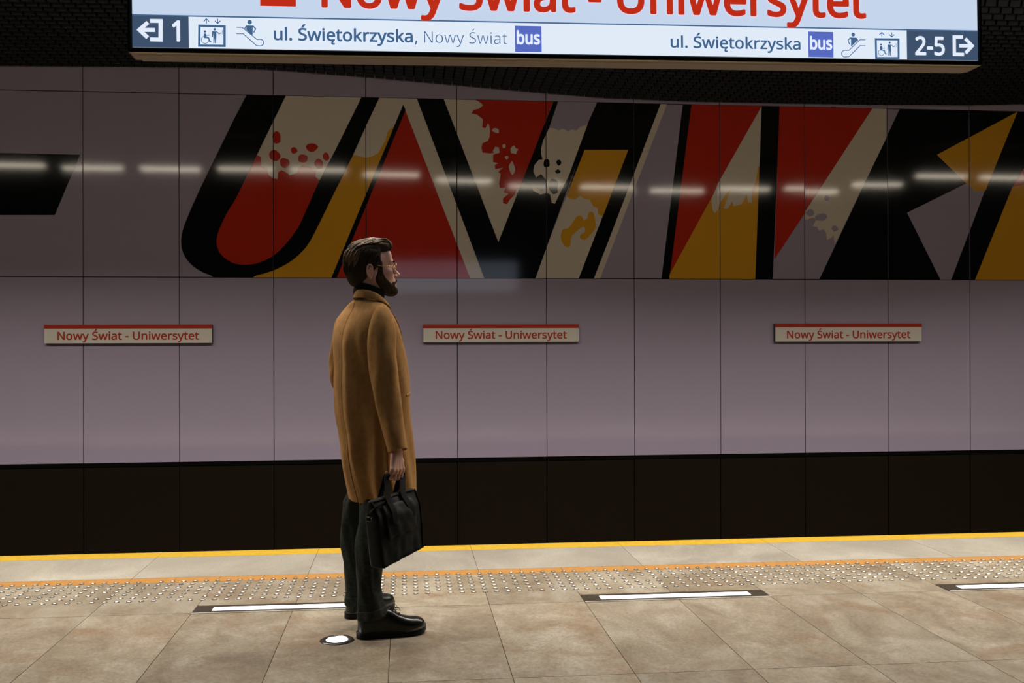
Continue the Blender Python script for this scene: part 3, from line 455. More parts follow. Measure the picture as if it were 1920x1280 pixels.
def smooth_run(pts, i0, i1, n=5):
    out = list(pts[:i0])
    for i in range(i0, i1):
        p0, p1, p2, p3 = (Vector(pts[k]) for k in (i-1, i, i+1, i+2))
        for j in range(n):
            t = j/n; out.append(tuple(.5*((2*p1)+(p2-p0)*t+(2*p0-5*p1+4*p2-p3)*t*t+(3*p1-p0-3*p2+p3)*t**3)))
    return out+list(pts[i1:])
mural = empty('lettering_mural', (wz(960, 360).x, YW-.004, (ZM+ZT)/2), 'giant slanted letters in black, red, yellow and cream across the lilac track wall', 'mural')
ZLO, ZHI = ZM+.001, ZT-.001
def letter(name, layers, label=None):
    """layers: (pixel polygon, material key), later ones on top; cut along the panel joints"""
    mb = MB(); names = ['black', 'white', 'red', 'yellow', 'panel']
    for k, (pl, mk) in enumerate(layers):
        pts = []
        for (x, y) in pl:
            p = wz(x, y); p.z = ZLO if p.z < ZLO+.012 else (ZHI if p.z > ZHI-.012 else p.z)
            p.y = YW-.0012-.00045*k; pts.append(p)
        mb.add(pts, [tuple(range(len(pts)))], names.index(mk))
    me = mb.mesh(name, recalc=False); bm = bmesh.new(); bm.from_mesh(me)
    bmesh.ops.triangulate(bm, faces=bm.faces[:])
    xs = [v.co.x for v in bm.verts]; i0 = math.floor((min(xs)-PX0)/PW); i1 = math.ceil((max(xs)-PX0)/PW)
    for i in range(i0, i1+1):
        for s in (-G, G):
            bmesh.ops.bisect_plane(bm, geom=bm.verts[:]+bm.edges[:]+bm.faces[:], plane_co=(PX0+i*PW+s, 0, 0), plane_no=(1, 0, 0), dist=1e-6)
    kill = [f for f in bm.faces if abs(((f.calc_center_median().x-PX0)/PW+.5) % 1-.5)*PW < G*.9]
    bmesh.ops.delete(bm, geom=kill, context='FACES')
    bmesh.ops.split_edges(bm, edges=[e for e in bm.edges if len(e.link_faces) > 1 and False])
    for v in bm.verts:
        cxs = sum((f.calc_center_median().x for f in v.link_faces))/max(1, len(v.link_faces))
        i = math.floor((cxs-PX0)/PW); a, b = (wall_dy(PX0+(i+.5)*PW, ZM+.5), 0)
        t_ = tilt[(i, 1)]; v.co.y += t_[0]*(v.co.x-(PX0+(i+.5)*PW)) + t_[1]*(v.co.z-(ZM+ZT)/2)
    bmesh.ops.recalc_face_normals(bm, faces=bm.faces[:])
    for f in bm.faces:
        if f.normal.y > 0: f.normal_flip()
    bm.to_mesh(me); bm.free(); me.transform(Matrix.Translation(-mural.location))
    o = obj(name, me, [M[n_] for n_ in names], mural)
    if label: o['label'] = label
    return o
letter('hyphen', [([(-160, 283), (150, 290), (103, 403), (-160, 403)], 'black')], 'black hyphen bar')
uo = [(480, 62), (395, 225), (300, 420), (190, 645), (100, 850), (74, 930), (67, 1000), (85, 1070), (130, 1130), (200, 1178), (290, 1208), (400, 1216), (500, 1208), (600, 1185), (680, 1155), (760, 1110), (830, 1050), (880, 985), (930, 890), (1040, 665), (1150, 445), (1235, 255), (1318, 80)]
ui = [(1205, 76), (1040, 410), (935, 610), (830, 850), (780, 935), (720, 1010), (650, 1075), (560, 1120), (470, 1133), (390, 1120), (320, 1070), (292, 1010), (295, 950), (320, 880), (360, 800), (430, 680), (550, 430), (727, 65)]
uo = smooth_run(uo, 3, 19)
ui = smooth_run(ui, 3, 15)
redtop = [(545, 440), (570, 452), (574, 510), (608, 525), (620, 568), (650, 588), (675, 592), (678, 550), (700, 535), (735, 552), (752, 567), (800, 553), (806, 520), (835, 504), (880, 513), (917, 535), (914, 575), (938, 600)]
redb = [(935, 610), (830, 850), (780, 935), (720, 1010), (650, 1075), (560, 1120), (470, 1133), (390, 1120), (320, 1070), (292, 1010), (295, 950), (320, 880), (360, 800), (430, 680)]
redb = smooth_run(redb, 1, 12)
lay = [(c7(ui), 'white'), (c7(redtop+redb), 'red')]
for k, (x, y, a, b) in enumerate(((670, 332, 27, 38), (657, 443, 33, 38), (720, 490, 31, 32), (780, 411, 20, 21), (890, 391, 38, 28), (835, 463, 33, 29), (937, 497, 27, 32), (981, 450, 21, 24))):
    lay.append((c7(blob(x, y, a, b, k+3, .16)), 'red'))
lay.append((c7(uo+ui), 'black'))
yel = [(1318, 80), (1150, 445), (1040, 665), (930, 890), (880, 985), (830, 1050), (760, 1110), (680, 1155), (600, 1185), (500, 1222), (1030, 1222), (1440, 205), (1470, 78)]
wh = [(1318, 70), (1550, 70), (1470, 128), (1425, 228), (1412, 258), (1386, 275), (1366, 300), (1358, 345), (1335, 385), (1310, 430), (1270, 450), (1230, 456), (1190, 446), (1150, 437), (1235, 255)]
lay = [(c7(yel), 'yellow'), (c7(wh), 'white')] + lay
letter('letter_u', lay, 'slanted letter U, black with red and cream filling and yellow flank')
# second letter: N with a red wedge before it
n_ = [(c7([(1470, 70), (1556, 70), (1000, 1000)]), 'white')]
wedge_w = [(757, 197), (781, 180), (909, 524), (879, 524)]
n_ = [([(747, 184), (783, 184), (909, 524), (876, 524)], 'white'),
      ([(758, 202), (881.5, 524), (627, 524)], 'red'),
      ([(756, 196), (760.5, 206), (631.5, 524), (621.5, 524)], 'black'),
      ([(829, 182), (1037, 186), (934.3, 456)], 'white')]
redN = [(240, 92), (730, 100), (640, 340), (520, 650), (500, 655), (488, 690), (460, 720), (440, 750), (415, 745), (414, 715), (450, 685), (420, 675), (430, 645), (395, 650), (390, 620), (400, 560), (385, 545), (415, 520), (365, 530), (362, 505), (385, 490), (352, 485), (352, 440), (380, 425), (330, 430), (285, 425), (278, 395), (285, 365), (322, 350), (330, 300), (300, 270), (283, 265), (288, 215), (250, 185), (215, 178), (230, 155), (262, 148), (290, 125), (265, 105)]
n_.append((c8(redN), 'red'))
for k, (x, y, a, b) in enumerate(((375, 410, 22, 26), (485, 411, 22, 26), (470, 522, 18, 34), (372, 288, 24, 14), (437, 456, 10, 10), (421, 382, 9, 12), (318, 300, 16, 48))):
    n_.append((c8(blob(x, y, a, b, k+31, .35)), 'white'))
n_.append(([(781.6, 182), (832, 182), (934.3, 454), (1037.5, 182), (1122, 182), (1004, 524), (908, 524)], 'black'))
n_.append((c8([(762, 100), (1008, 100), (945, 250), (900, 265), (880, 285), (845, 280), (830, 290), (790, 275), (765, 285), (735, 272), (705, 272)]), 'panel'))
pat = [(705, 270), (735, 272), (765, 285), (790, 275), (830, 290), (845, 280), (880, 285), (900, 265), (948, 248), (890, 405), (830, 570), (765, 700), (742, 748), (722, 742), (712, 690), (690, 680), (650, 690), (605, 664), (600, 648), (630, 655), (660, 668), (684, 655), (688, 600), (655, 560), (622, 582), (606, 545), (612, 505), (640, 472), (664, 470), (655, 430), (655, 400), (668, 350)]
n_.append((c8(pat), 'white'))
for k, (x, y, a, b) in enumerate(((690, 495, 20, 28), (766, 485, 17, 18), (733, 640, 34, 42), (762, 545, 16, 12))):
    n_.append((c8(blob(x, y, a, b, k+51, .25)), 'black'))
letter('letter_n', n_, 'slanted letter N, black, with a red wedge and cream ragged patches')
i_ = [(c8([(1000, 92), (1420, 92), (988, 1222), (612, 1222), (815, 700)]), 'black'),
      (c8([(930, 408), (1205, 408), (893, 1222), (612, 1222)]), 'white'),
      (c8([(930, 408), (1205, 408), (1045, 828), (1015, 812), (1012, 775), (985, 766), (962, 722), (925, 716), (905, 696), (868, 722), (830, 712), (817, 698)]), 'yellow'),
      (c8(smooth_closed([(795, 908), (830, 900), (878, 830), (910, 825), (925, 848), (948, 838), (955, 806), (985, 804), (1000, 880), (985, 922), (932, 975), (902, 962), (905, 943), (932, 925), (920, 892), (850, 952), (840, 1010), (820, 1022), (788, 992), (780, 945)], 3)), 'yellow'),
      (c8([(1410, 92), (1450, 92), (1028, 1222), (991, 1222)]), 'white')]
letter('letter_i', i_, 'slanted letter I, black around yellow and cream halves with a cream edge')
w_ = [(cr([(165, 92), (212, 92), (96, 1000), (55, 1000)]), 'black'),
      (cr([(210, 92), (575, 92), (345, 540), (97, 985)]), 'red'),
      (cr([(570, 92), (575, 400), (540, 1000), (95, 1000), (98, 970)]), 'yellow'),
      (cr([(571, 110), (562, 415), (552, 418), (540, 490), (524, 530), (522, 604), (500, 600), (494, 560), (478, 590), (464, 612), (426, 622), (420, 596), (395, 635), (375, 632), (392, 590), (410, 535), (380, 570), (356, 604), (345, 640), (328, 657), (318, 640), (312, 590), (345, 505)]), 'white'),
      (cr([(570, 92), (663, 92), (628, 1000), (538, 1000)]), 'black'),
      (cr([(662, 92), (1145, 92), (870, 540), (636, 895)]), 'red'),
      (cr([(1140, 92), (1212, 92), (1212, 270), (945, 820), (940, 770), (925, 785), (905, 795), (902, 760), (890, 740), (865, 748), (855, 728), (830, 725), (852, 690), (835, 680), (800, 690), (790, 692), (790, 655)]), 'white')]
for k, (x, y, a, b) in enumerate(((878, 678, 26, 25), (820, 655, 20, 17), (905, 580, 14, 13), (946, 735, 17, 15))):
    w_.append((cr(blob(x, y, a, b, k+71, .25)), 'panel'))
letter('letter_w', w_, 'slanted letter W, black strokes with red, yellow and cream facets')
k_ = [(cr([(1280, 92), (2500, 92), (2500, 1000), (867, 1000)]), 'black'),
      (cr([(1887, 136), (1722, 540), (1665, 545), (1472, 357)]), 'yellow'),
      (cr([(1318, 655), (1632, 500), (1665, 545), (1718, 541), (1545, 1000), (1490, 1000)]), 'panel'),
      (cr([(2100, 92), (2500, 92), (2500, 500), (1860, 522)]), 'red'),
      (cr([(1860, 522), (2500, 400), (2500, 1000), (1667, 1000)]), 'yellow')]
letter('letter_e', k_, 'wide black letter with yellow and lilac facets at the right edge')

# ------------------------------------------------------------------ floor lights
M['led'] = mat('floor_light_diffuser', (.8, .8, .8), .3, emit=(.95, .97, 1.0), estr=3.2)
M['lip'] = mat('bright_steel_lip', (.85, .84, .82), .5, 1.)
def floor_bar(i, label):
    x0, x1 = T0+i*TW, T0+(i+2)*TW; ya, yb = fl(1085, 1129.2).y, fl(1082, 1115.7).y
    x0 -= .0; t = empty('floor_light', ((x0+x1)/2, (ya+yb)/2, 0), label, 'floor light', 'linear lights set in the floor')
    w, d = (x1-x0)/2, (yb-ya)/2
    MB().box((-w, -d, -.0015), (w, d, .0030)).build('housing', M['bronze'], t)
    MB().box((-w, -d-.004, -.0015), (w, -d+.003, .0045)).build('steel_lip', M['lip'], t)
    MB().box((-w+.095, -d*.42, .0030), (w-.095, d*.42, .0042)).build('diffuser', M['led'], t)
    for s in (-1, 1):
        for k in range(2): MB().tube([(s*(w-.03), (-1+2*k)*d*.5, .003), (s*(w-.03), (-1+2*k)*d*.5, .0042)], .004, 8).build('end_screw', M['bronze'], t)
floor_bar(1, 'long white floor light partly hidden behind the man\'s legs')
floor_bar(5, 'long white floor light set in the tiles right of the briefcase')
floor_bar(9, 'long white floor light cut off by the right edge of the picture')
c = fl(631.9, 1200.2); ro = (fl(663.5, 1200).x-fl(600, 1200).x)/2
t = empty('round_floor_light', c, 'round white floor light with a steel ring beside the man\'s shoe', 'floor light')
def disc_ring(r0_, r1_, z0, z1, n=48):
    mb = MB(); rr_ = [[(math.cos(2*math.pi*k/n)*r, math.sin(2*math.pi*k/n)*r, z) for k in range(n)] for r, z in ((r1_, z0), (r1_, z1*.6), (r1_-.004, z1), (r0_, z1), (r0_, z0))]
    return mb.loft(rr_, True)
disc_ring(ro*.66, ro, -.001, .005).build('ring', mat('ring_steel', (.20, .19, .175), .28, 1.), t, True)
mb = MB(); mb.loft([[(math.cos(2*math.pi*k/48)*r, math.sin(2*math.pi*k/48)*r, z) for k in range(48)] for r, z in ((ro*.67, .002), (ro*.64, .0042))], True, False, True)
mb.build('diffuser', M['led'], t)

# ------------------------------------------------------------------ tactile studs
M['stud'] = mat('stud_steel', (.72, .69, .64), .30, 1.)
M['stud_rim'] = mat('stud_rim', (.05, .042, .034), .6, .3)
def stud_mesh(mb, x, y, n=14):
    C_ = lambda r, z: [(x+math.cos(2*math.pi*k/n)*r, y+math.sin(2*math.pi*k/n)*r, z) for k in range(n)]
    mb.loft([C_(.0150, -.0005), C_(.0150, .0012)], True, False, True, 1)
    mb.loft([C_(.0125, .0012), C_(.0120, .0040), C_(.0100, .0052)], True, False, True, 0)
proto = MB(); stud_mesh(proto, 0, 0); pme = proto.mesh('tactile_stud')
pme.materials.append(M['stud']); pme.materials.append(M['stud_rim'])
pos = []
q = random.Random(21); k0, k1 = int((-3.6-T0)/(TW/8)), int((5.0-T0)/(TW/8))
for r in range(7):
    for k in range(k0, k1):
        y = YR0+(YR6-YR0)*r/6; x = T0+k*TW/8
        if q.random() < .055: continue
        if abs((x*math.cos(YAW)-y*math.sin(YAW))/(x*math.sin(YAW)+y*math.cos(YAW))) > .515: continue
        pos.append((math.hypot(x, y), x, y))
pos.sort()
rest = MB()
for k, (d, x, y) in enumerate(pos):
    if k < 300:
        o = bpy.data.objects.new('tactile_stud', pme); COL.objects.link(o); o.location = (x, y, 0)
        tag(o, 'small round steel stud in the nearer part of the warning strip', 'floor stud', 'steel studs of the warning strip')
    else: stud_mesh(rest, x, y, 10)
ro_ = rest.build('tactile_studs', [M['stud'], M['stud_rim']])
tag(ro_, 'farther small steel studs of the warning strip along the orange line', 'floor studs', kind='stuff')

# ------------------------------------------------------------------ the person
YB = 4.87
BA = R(32); HA = R(17)
CB = atY(697, 700, YB); BX, BY = CB.x, YB            # body axis
cb, sb_ = math.cos(BA), math.sin(BA)
def BF(f, l, z): return Vector((BX+f*cb-l*sb_, BY+f*sb_+l*cb, z))
def zat(py, Y=YB): return atY(697, py, Y).z
man = empty('person', (BX, BY, 0), 'man in a camel overcoat standing sideways on the platform, holding a black briefcase', 'person')
MO = Matrix.Translation((-BX, -BY, 0))
def part(name, mb_or_me, mats, parent=None, smooth=True, label=None):
    me = mb_or_me.mesh(name, smooth) if isinstance(mb_or_me, MB) else mb_or_me
    me.transform(MO); o = obj(name, me, mats, parent or man)
    if label: o['label'] = label
    return o
def cr_interp(keys, ts):
    """Catmull-Rom through keys [(t, a, b, ...)] at ts"""
    K = np.array(keys, float); out = []
    for t in ts:
        i = int(np.clip(np.searchsorted(K[:, 0], t)-1, 0, len(K)-2)); t0, t1 = K[i, 0], K[i+1, 0]; s = (t-t0)/(t1-t0)
        p1, p2 = K[i, 1:], K[i+1, 1:]
        m1 = (K[i+1, 1:]-K[i-1, 1:])/(K[i+1, 0]-K[i-1, 0])*(t1-t0) if i > 0 else (p2-p1)
        m2 = (K[i+2, 1:]-K[i, 1:])/(K[i+2, 0]-K[i, 0])*(t1-t0) if i < len(K)-2 else (p2-p1)
        out.append((2*s**3-3*s*s+1)*p1+(s**3-2*s*s+s)*m1+(-2*s**3+3*s*s)*p2+(s**3-s*s)*m2)
    return np.array(out)

# materials
M['skin'] = mat('skin', (.50, .262, .195), .48, spec=.4)
bsdf(M['skin']).inputs['Subsurface Weight'].default_value = .12
bsdf(M['skin']).inputs['Subsurface Radius'].default_value = (.9, .35, .2); bsdf(M['skin']).inputs['Subsurface Scale'].default_value = .008
M['camel'] = mat('camel_wool', (.33, .165, .052), .85, spec=.06, sheen=.04)
noise_col(M['camel'], (.29, .152, .052), (.35, .188, .070), 60., 5., (1, 1, .6), bump=.12, bscale=420.)
bsdf(M['camel']).inputs['Sheen Tint'].default_value = (.9, .7, .45, 1); bsdf(M['camel']).inputs['Sheen Roughness'].default_value = .5
M['seam'] = mat('seam_shadow_thread', (.10, .045, .015), .9, spec=.1)
M['knit'] = mat('black_knit', (.006, .006, .007), .9, spec=.15)
M['trouser'] = mat('dark_trousers', (.022, .026, .023), .85, spec=.06)
noise_col(M['trouser'], (.020, .025, .021), (.034, .038, .033), 80., 4., bump=.2, bscale=500.)
M['leather'] = mat('black_leather', (.005, .006, .006), .28, spec=.42)
M['sole'] = mat('rubber_sole', (.006, .006, .006), .55, spec=.2)
M['welt'] = mat('sole_stitch', (.16, .15, .13), .6)
M['lace'] = mat('black_lace', (.010, .009, .009), .8)
M['sock'] = mat('pale_sock', (.45, .42, .46), .9)
M['hair'] = mat('lit_brown_hair', (.115, .062, .024), .5, spec=.25)  # top locks painted lighter, as lit from above
M['hair_dark'] = mat('dark_shaded_hair', (.022, .013, .007), .75, spec=.12)  # shade painted into the short sides and cap; also the eyebrow colour
M['beard'] = mat('dark_beard', (.022, .013, .008), .8, spec=.08)
noise_col(M['beard'], (.012, .007, .004), (.040, .022, .012), 260., 3.)
M['gold'] = mat('gold_wire', (.75, .52, .25), .25, 1.)
M['glass'] = mat('spectacle_glass', (1, 1, 1), .02); bsdf(M['glass']).inputs['Transmission Weight'].default_value = 1.; bsdf(M['glass']).inputs['IOR'].default_value = 1.02
M['eye_white'] = mat('eye_white', (.62, .58, .54), .2); M['iris'] = mat('eye_iris', (.05, .03, .02), .15)

# ---- signed-distance modelling, meshed by surface nets
def v3(p): return np.array([p[0], p[1], p[2]], np.float32)
def s_ell(P, c, r, rot=None):
    q = P-v3(c)
    if rot is not None: q = q@rot
    r = v3(r); k0 = np.sqrt(((q/r)**2).sum(-1)); k1 = np.sqrt(((q/(r*r))**2).sum(-1))+1e-9
    return k0*(k0-1)/k1
def s_cap(P, a, b, ra, rb=None):
    rb = ra if rb is None else rb; a = v3(a); b = v3(b); ba = b-a; q = P-a
    h = np.clip((q@ba)/max(1e-9, float(ba@ba)), 0, 1)
    return np.sqrt(((q-h[..., None]*ba)**2).sum(-1)) - (ra+(rb-ra)*h)
def smin(a, b, k):
    h = np.clip(.5+.5*(b-a)/k, 0, 1); return b*(1-h)+a*h-k*h*(1-h)
def smax(a, b, k): return -smin(-a, -b, k)
def nets(name, fn, lo, hi, h, B=14):
    lo = np.array(lo, float); n = np.ceil((np.array(hi)-lo)/h/B).astype(int)*B+1
    D = np.full(n, 1., np.float32); nb = (n-1)//B
    ci = np.stack(np.meshgrid(*[np.arange(k) for k in nb], indexing='ij'), -1).reshape(-1, 3)
    dc = fn((lo+(ci+.5)*B*h).astype(np.float32)); act = np.abs(dc) < B*h*.87*1.6+.004
    for (i, j, k), d, a_ in zip(ci, dc, act):
        sl = (slice(i*B, i*B+B+1), slice(j*B, j*B+B+1), slice(k*B, k*B+B+1))
        if not a_: D[sl] = d
    g = np.stack(np.meshgrid(*[np.arange(B+1)]*3, indexing='ij'), -1).reshape(-1, 3)
    idx = ci[act]
    for s in range(0, len(idx), 64):
        bl = idx[s:s+64]; P = (lo+(bl[:, None, :]*B+g[None])*h).astype(np.float32)
        d = fn(P.reshape(-1, 3)).reshape(len(bl), B+1, B+1, B+1)
        for q, (i, j, k) in enumerate(bl): D[i*B:i*B+B+1, j*B:j*B+B+1, k*B:k*B+B+1] = d[q]
    S = D < 0; c8_ = [S[a:n[0]-1+a, b:n[1]-1+b, c:n[2]-1+c] for a in (0, 1) for b in (0, 1) for c in (0, 1)]
    cnt = sum(x.astype(np.int8) for x in c8_); cells = np.argwhere((cnt > 0) & (cnt < 8))
    ID = np.full(cnt.shape, -1, np.int64); ID[tuple(cells.T)] = np.arange(len(cells))
    acc = np.zeros((len(cells), 3)); wt = np.zeros(len(cells))
    co = [(a, b, c) for a in (0, 1) for b in (0, 1) for c in (0, 1)]
    for p in co:
        for ax in range(3):
            if p[ax]: continue
            q = list(p); q[ax] = 1
            da = D[tuple((cells+p).T)]; db = D[tuple((cells+q).T)]; m_ = (da < 0) != (db < 0)
            t = np.where(m_, da/(da-db+1e-12), 0); pt = cells+np.array(p)+np.eye(3)[ax]*t[:, None]
            acc[m_] += pt[m_]; wt[m_] += 1
    V = lo+acc/wt[:, None]*h; F = []
    for ax in range(3):
        o1, o2 = [(1, 2), (2, 0), (0, 1)][ax]
        sl0 = [slice(None)]*3; sl1 = [slice(None)]*3; sl0[ax] = slice(0, -1); sl1[ax] = slice(1, None)
        A_, B_ = S[tuple(sl0)], S[tuple(sl1)]
        for flip in (0, 1):
            e = np.argwhere((A_ & ~B_) if not flip else (~A_ & B_))
            e = e[(e[:, o1] > 0) & (e[:, o2] > 0) & (e[:, o1] < cnt.shape[o1]) & (e[:, o2] < cnt.shape[o2])]
            d1 = np.eye(3, dtype=int)[o1]; d2 = np.eye(3, dtype=int)[o2]
            q = [ID[tuple((e-a*d1-b*d2).T)] for a, b in ((0, 0), (1, 0), (1, 1), (0, 1))]
            q = np.stack(q if not flip else q[::-1], -1); F.append(q[(q >= 0).all(1)])
    F = np.concatenate(F)
    me = bpy.data.meshes.new(name); me.from_pydata(V.tolist(), [], F.tolist())
    me.polygons.foreach_set('use_smooth', [True]*len(F)); me.update(); return me

# ---- head frame (f forward, l left, z up) placed in the world
HC = atY(694.5, 505.5, YB+.02)
ch, sh = math.cos(HA), math.sin(HA)
HM = np.array([[ch, sh, 0], [-sh, ch, 0], [0, 0, 1]], np.float32)       # rows: f, l, z axes in world
def toH(P): return (P-v3(HC))@HM.T
def HF(f, l, z): return Vector((HC.x+f*ch-l*sh, HC.y+f*sh+l*ch, HC.z+z))
def sd_head(Q):
    A_ = Q.copy(); A_[..., 1] = np.abs(A_[..., 1])                       # mirrored left-right
    d = s_ell(Q, (-.006, 0, .038), (.099, .075, .087))
    d = smin(d, s_ell(Q, (.040, 0, -.012), (.068, .060, .085)), .03)
    d = smin(d, s_ell(Q, (.052, 0, -.068), (.064, .050, .043)), .03)
    d = smin(d, s_cap(A_, (.010, .056, -.045), (.092, .020, -.098), .016, .015), .03)
    d = smin(d, s_ell(Q, (.108, 0, -.094), (.020, .020, .020)), .02)
    d = smin(d, s_ell(Q, (.074, 0, .062), (.022, .052, .046)), .03)
    d = smin(d, s_cap(A_, (.100, .010, .034), (.084, .046, .032), .010, .008), .018)
    d = smin(d, s_ell(A_, (.074, .046, -.016), (.022, .016, .016)), .025)
    d = smin(d, s_ell(Q, (.096, 0, -.058), (.026, .030, .026)), .02)
    d = smax(d, -s_ell(A_, (.109, .033, .010), (.019, .020, .013)), .014)
    d = smin(d, s_ell(A_, (.084, .033, .018), (.0165, .018, .0085)), .006)   # upper lid
    d = smin(d, s_ell(A_, (.083, .033, .004), (.0155, .017, .0065)), .006)
    d = smin(d, s_cap(Q, (.106, 0, .014), (.131, 0, -.019), .0075, .0105), .010)
    d = smin(d, s_ell(Q, (.1325, 0, -.0225), (.0125, .012, .0105)), .008)
    d = smin(d, s_ell(A_, (.117, .0125, -.028), (.012, .0085, .0085)), .007)
    d = smax(d, -s_ell(A_, (.122, .006, -.0375), (.006, .0035, .004)), .003)
    d = smin(d, s_ell(Q, (.115, 0, -.0535), (.0125, .021, .0062)), .006)
    d = smin(d, s_ell(Q, (.113, 0, -.0685), (.0135, .019, .0068)), .006)
    d = smax(d, -s_ell(Q, (.129, 0, -.0610), (.012, .021, .0016)), .003)
    # ear
    E_ = A_-np.array([-.022, .0, -.016], np.float32)
    e = s_ell(E_-np.array([-.002, .0755, 0], np.float32), (0, 0, 0), (.0165, .0055, .030), rot=EAR)
    hx = [(.012, .075, .010), (.011, .0795, .022), (.003, .0835, .0325), (-.008, .0865, .0335), (-.0165, .0885, .024), (-.0185, .0885, .008), (-.0145, .086, -.008), (-.008, .082, -.020)]
    for a_, b_ in zip(hx[:-1], hx[1:]): e = smin(e, s_cap(E_, a_, b_, .0040, .0040), .0025)
    e = smin(e, s_ell(E_, (.000, .0785, -.0265), (.0085, .0050, .0085)), .004)
    e = smin(e, smin(s_cap(E_, (-.002, .0805, .018), (-.0095, .083, .006), .0032), s_cap(E_, (-.0095, .083, .006), (-.004, .081, -.013), .0034), .003), .003)
    e = smin(e, s_ell(E_, (.0125, .0785, -.004), (.0040, .0040, .0065)), .003)
    d = smin(d, e, .004)
    d = smin(d, s_cap(Q, (-.020, 0, -.04), (-.022, 0, -.16), .051, .048), .03)
    return d
def rotE(ax, ay):
    m_ = Matrix.Rotation(ay, 3, 'Y')@Matrix.Rotation(ax, 3, 'Z'); return np.array(m_, np.float32)
EAR = rotE(R(20), R(-14))
# ---- right hand round the briefcase handle
BD = Vector((.66, .75, 0)).normalized()             # along the handle, towards the front of the bag
BN = Vector((BD.y, -BD.x, 0))                         # out of the back of the hand, to the right of the man
KC = atY(746.3, 881, 4.56); WR = atY(743.8, 845, 4.60)
DN = (KC-WR).normalized()
fingers = []
for s, ln, rr_, drop in ((-.034, .036, .0078, -.006), (-.0115, .043, .0088, .0), (.0115, .046, .0092, .002), (.034, .042, .0088, -.001)):
    k = KC+BD*s*.95+DN*drop; p1 = k+Vector((0, 0, -ln*.80))-BN*.012; p2 = p1-BN*.024+Vector((0, 0, -.004)); p3 = p2+Vector((0, 0, .020))-BN*.002
    fingers.append((k, p1, p2, p3, rr_, s))
HBAR = KC+Vector((0, 0, -.022))-BN*.0235
def sd_hand(P):
    d = s_cap(P, WR+Vector((0, 0, .05)), WR, .026, .024)
    for s in (-.026, -.009, .009, .026):
        d = smin(d, s_cap(P, WR+BD*s*.62-BN*.003, KC+BD*s*1.18-BN*.006, .0145, .0125), .012)
        d = smin(d, s_cap(P, WR+BD*s*.5+BN*.006, KC+BD*s*1.25+BN*.0035, .0035, .006), .006)
    f = None
    for k, p1, p2, p3, rr_, s in fingers:
        g = smin(s_cap(P, k-BN*.003, p1, rr_*1.12, rr_), s_cap(P, p1, p2, rr_, rr_*.92), .004)
        g = smin(g, s_cap(P, p2, p3, rr_*.92, rr_*.80), .004)
        f = g if f is None else np.minimum(f, g)
    d = smin(d, f, .007)
    t0 = WR+BD*.020-BN*.010+DN*.02; t1 = WR+BD*.047-BN*.018+DN*.055; t2 = KC+BD*.040-BN*.026+Vector((0, 0, -.012)); t3 = KC+BD*.018-BN*.033+Vector((0, 0, -.030))
    t = smin(s_cap(P, t0, t1, .015, .0115), s_cap(P, t1, t2, .0115, .0098), .006); t = smin(t, s_cap(P, t2, t3, .0098, .0082), .005)
    return smin(d, t, .008)
SHR, SHL = BF(-.045, -.155, zat(622)), BF(-.035, .155, zat(622))
ELR = atY(722, 735, 4.66); ELL = atY(640, 700, 5.04); WRL = BF(.10, .17, zat(775))
HIPR, HIPL = atY(703, 800, 4.87), atY(681, 800, 4.94)
hr = fl(671, 1196); hl = fl(652, 1160)
ANR = Vector((hr.x+.060*math.cos(R(13)), hr.y+.060*math.sin(R(13)), .115)); ANL = Vector((hl.x+.060*math.cos(R(46)), hl.y+.060*math.sin(R(46)), .115))
KNR, KNL = atY(693, 1045, 4.745), atY(664, 1045, 4.97)
R15, R50 = R(13), R(46)
def sd_body(P):
    d = s_ell(P, BF(-.01, 0, 1.30), (.125, .13, .20)); d = smin(d, s_ell(P, BF(-.005, 0, 1.02), (.115, .12, .16)), .06)
    d = smin(d, s_cap(P, SHR, SHL, .045), .05)
    d = smin(d, s_cap(P, BF(-.01, 0, 1.42), HF(-.022, 0, -.12), .052, .048), .03)
    for a, b, c in ((SHR, ELR, WR+Vector((0, 0, .04))), (SHL, ELL, WRL)):
        d = smin(d, smin(s_cap(P, a, b, .048, .038), s_cap(P, b, c, .038, .025), .02), .03)
    for a, b, c in ((HIPR, KNR, ANR), (HIPL, KNL, ANL)):
        d = smin(d, smin(s_cap(P, a, b, .042, .041), s_cap(P, b, c, .041, .025), .02), .03)
    for an, ang in ((ANR, R15), (ANL, R50)):
        d = smin(d, s_cap(P, (an.x, an.y, .060), (an.x+.15*math.cos(ang), an.y+.15*math.sin(ang), .052), .022, .016), .02)
    d = smin(d, smin(s_ell(P, WRL+Vector((.03, .03, -.03)), (.035, .03, .045)), s_cap(P, WRL, WRL+Vector((.05, .02, -.06)), .012, .010), .01), .01)
    return d
def sd_all(P):
    d = np.full(len(P), 9., np.float32)
    z = P[:, 2]
    m1 = z > HC.z-.24
    if m1.any(): d[m1] = sd_head(toH(P[m1]))
    m2 = z < HC.z-.04
    if m2.any(): d[m2] = smin(d[m2], sd_body(P[m2]), .02)
    m3 = (z < WR.z+.12) & (z > KC.z-.14) & (P[:, 1] < 4.80)
    if m3.any(): d[m3] = smin(d[m3], sd_hand(P[m3]), .004)
    return d
lo = (BX-.24, BY-.36, .02); hi = (BX+.30, BY+.34, HC.z+.14)
body = part('body', nets('body', sd_all, lo, hi, .0033), M['skin'])
mod(body, 'SMOOTH', factor=.5, iterations=1)

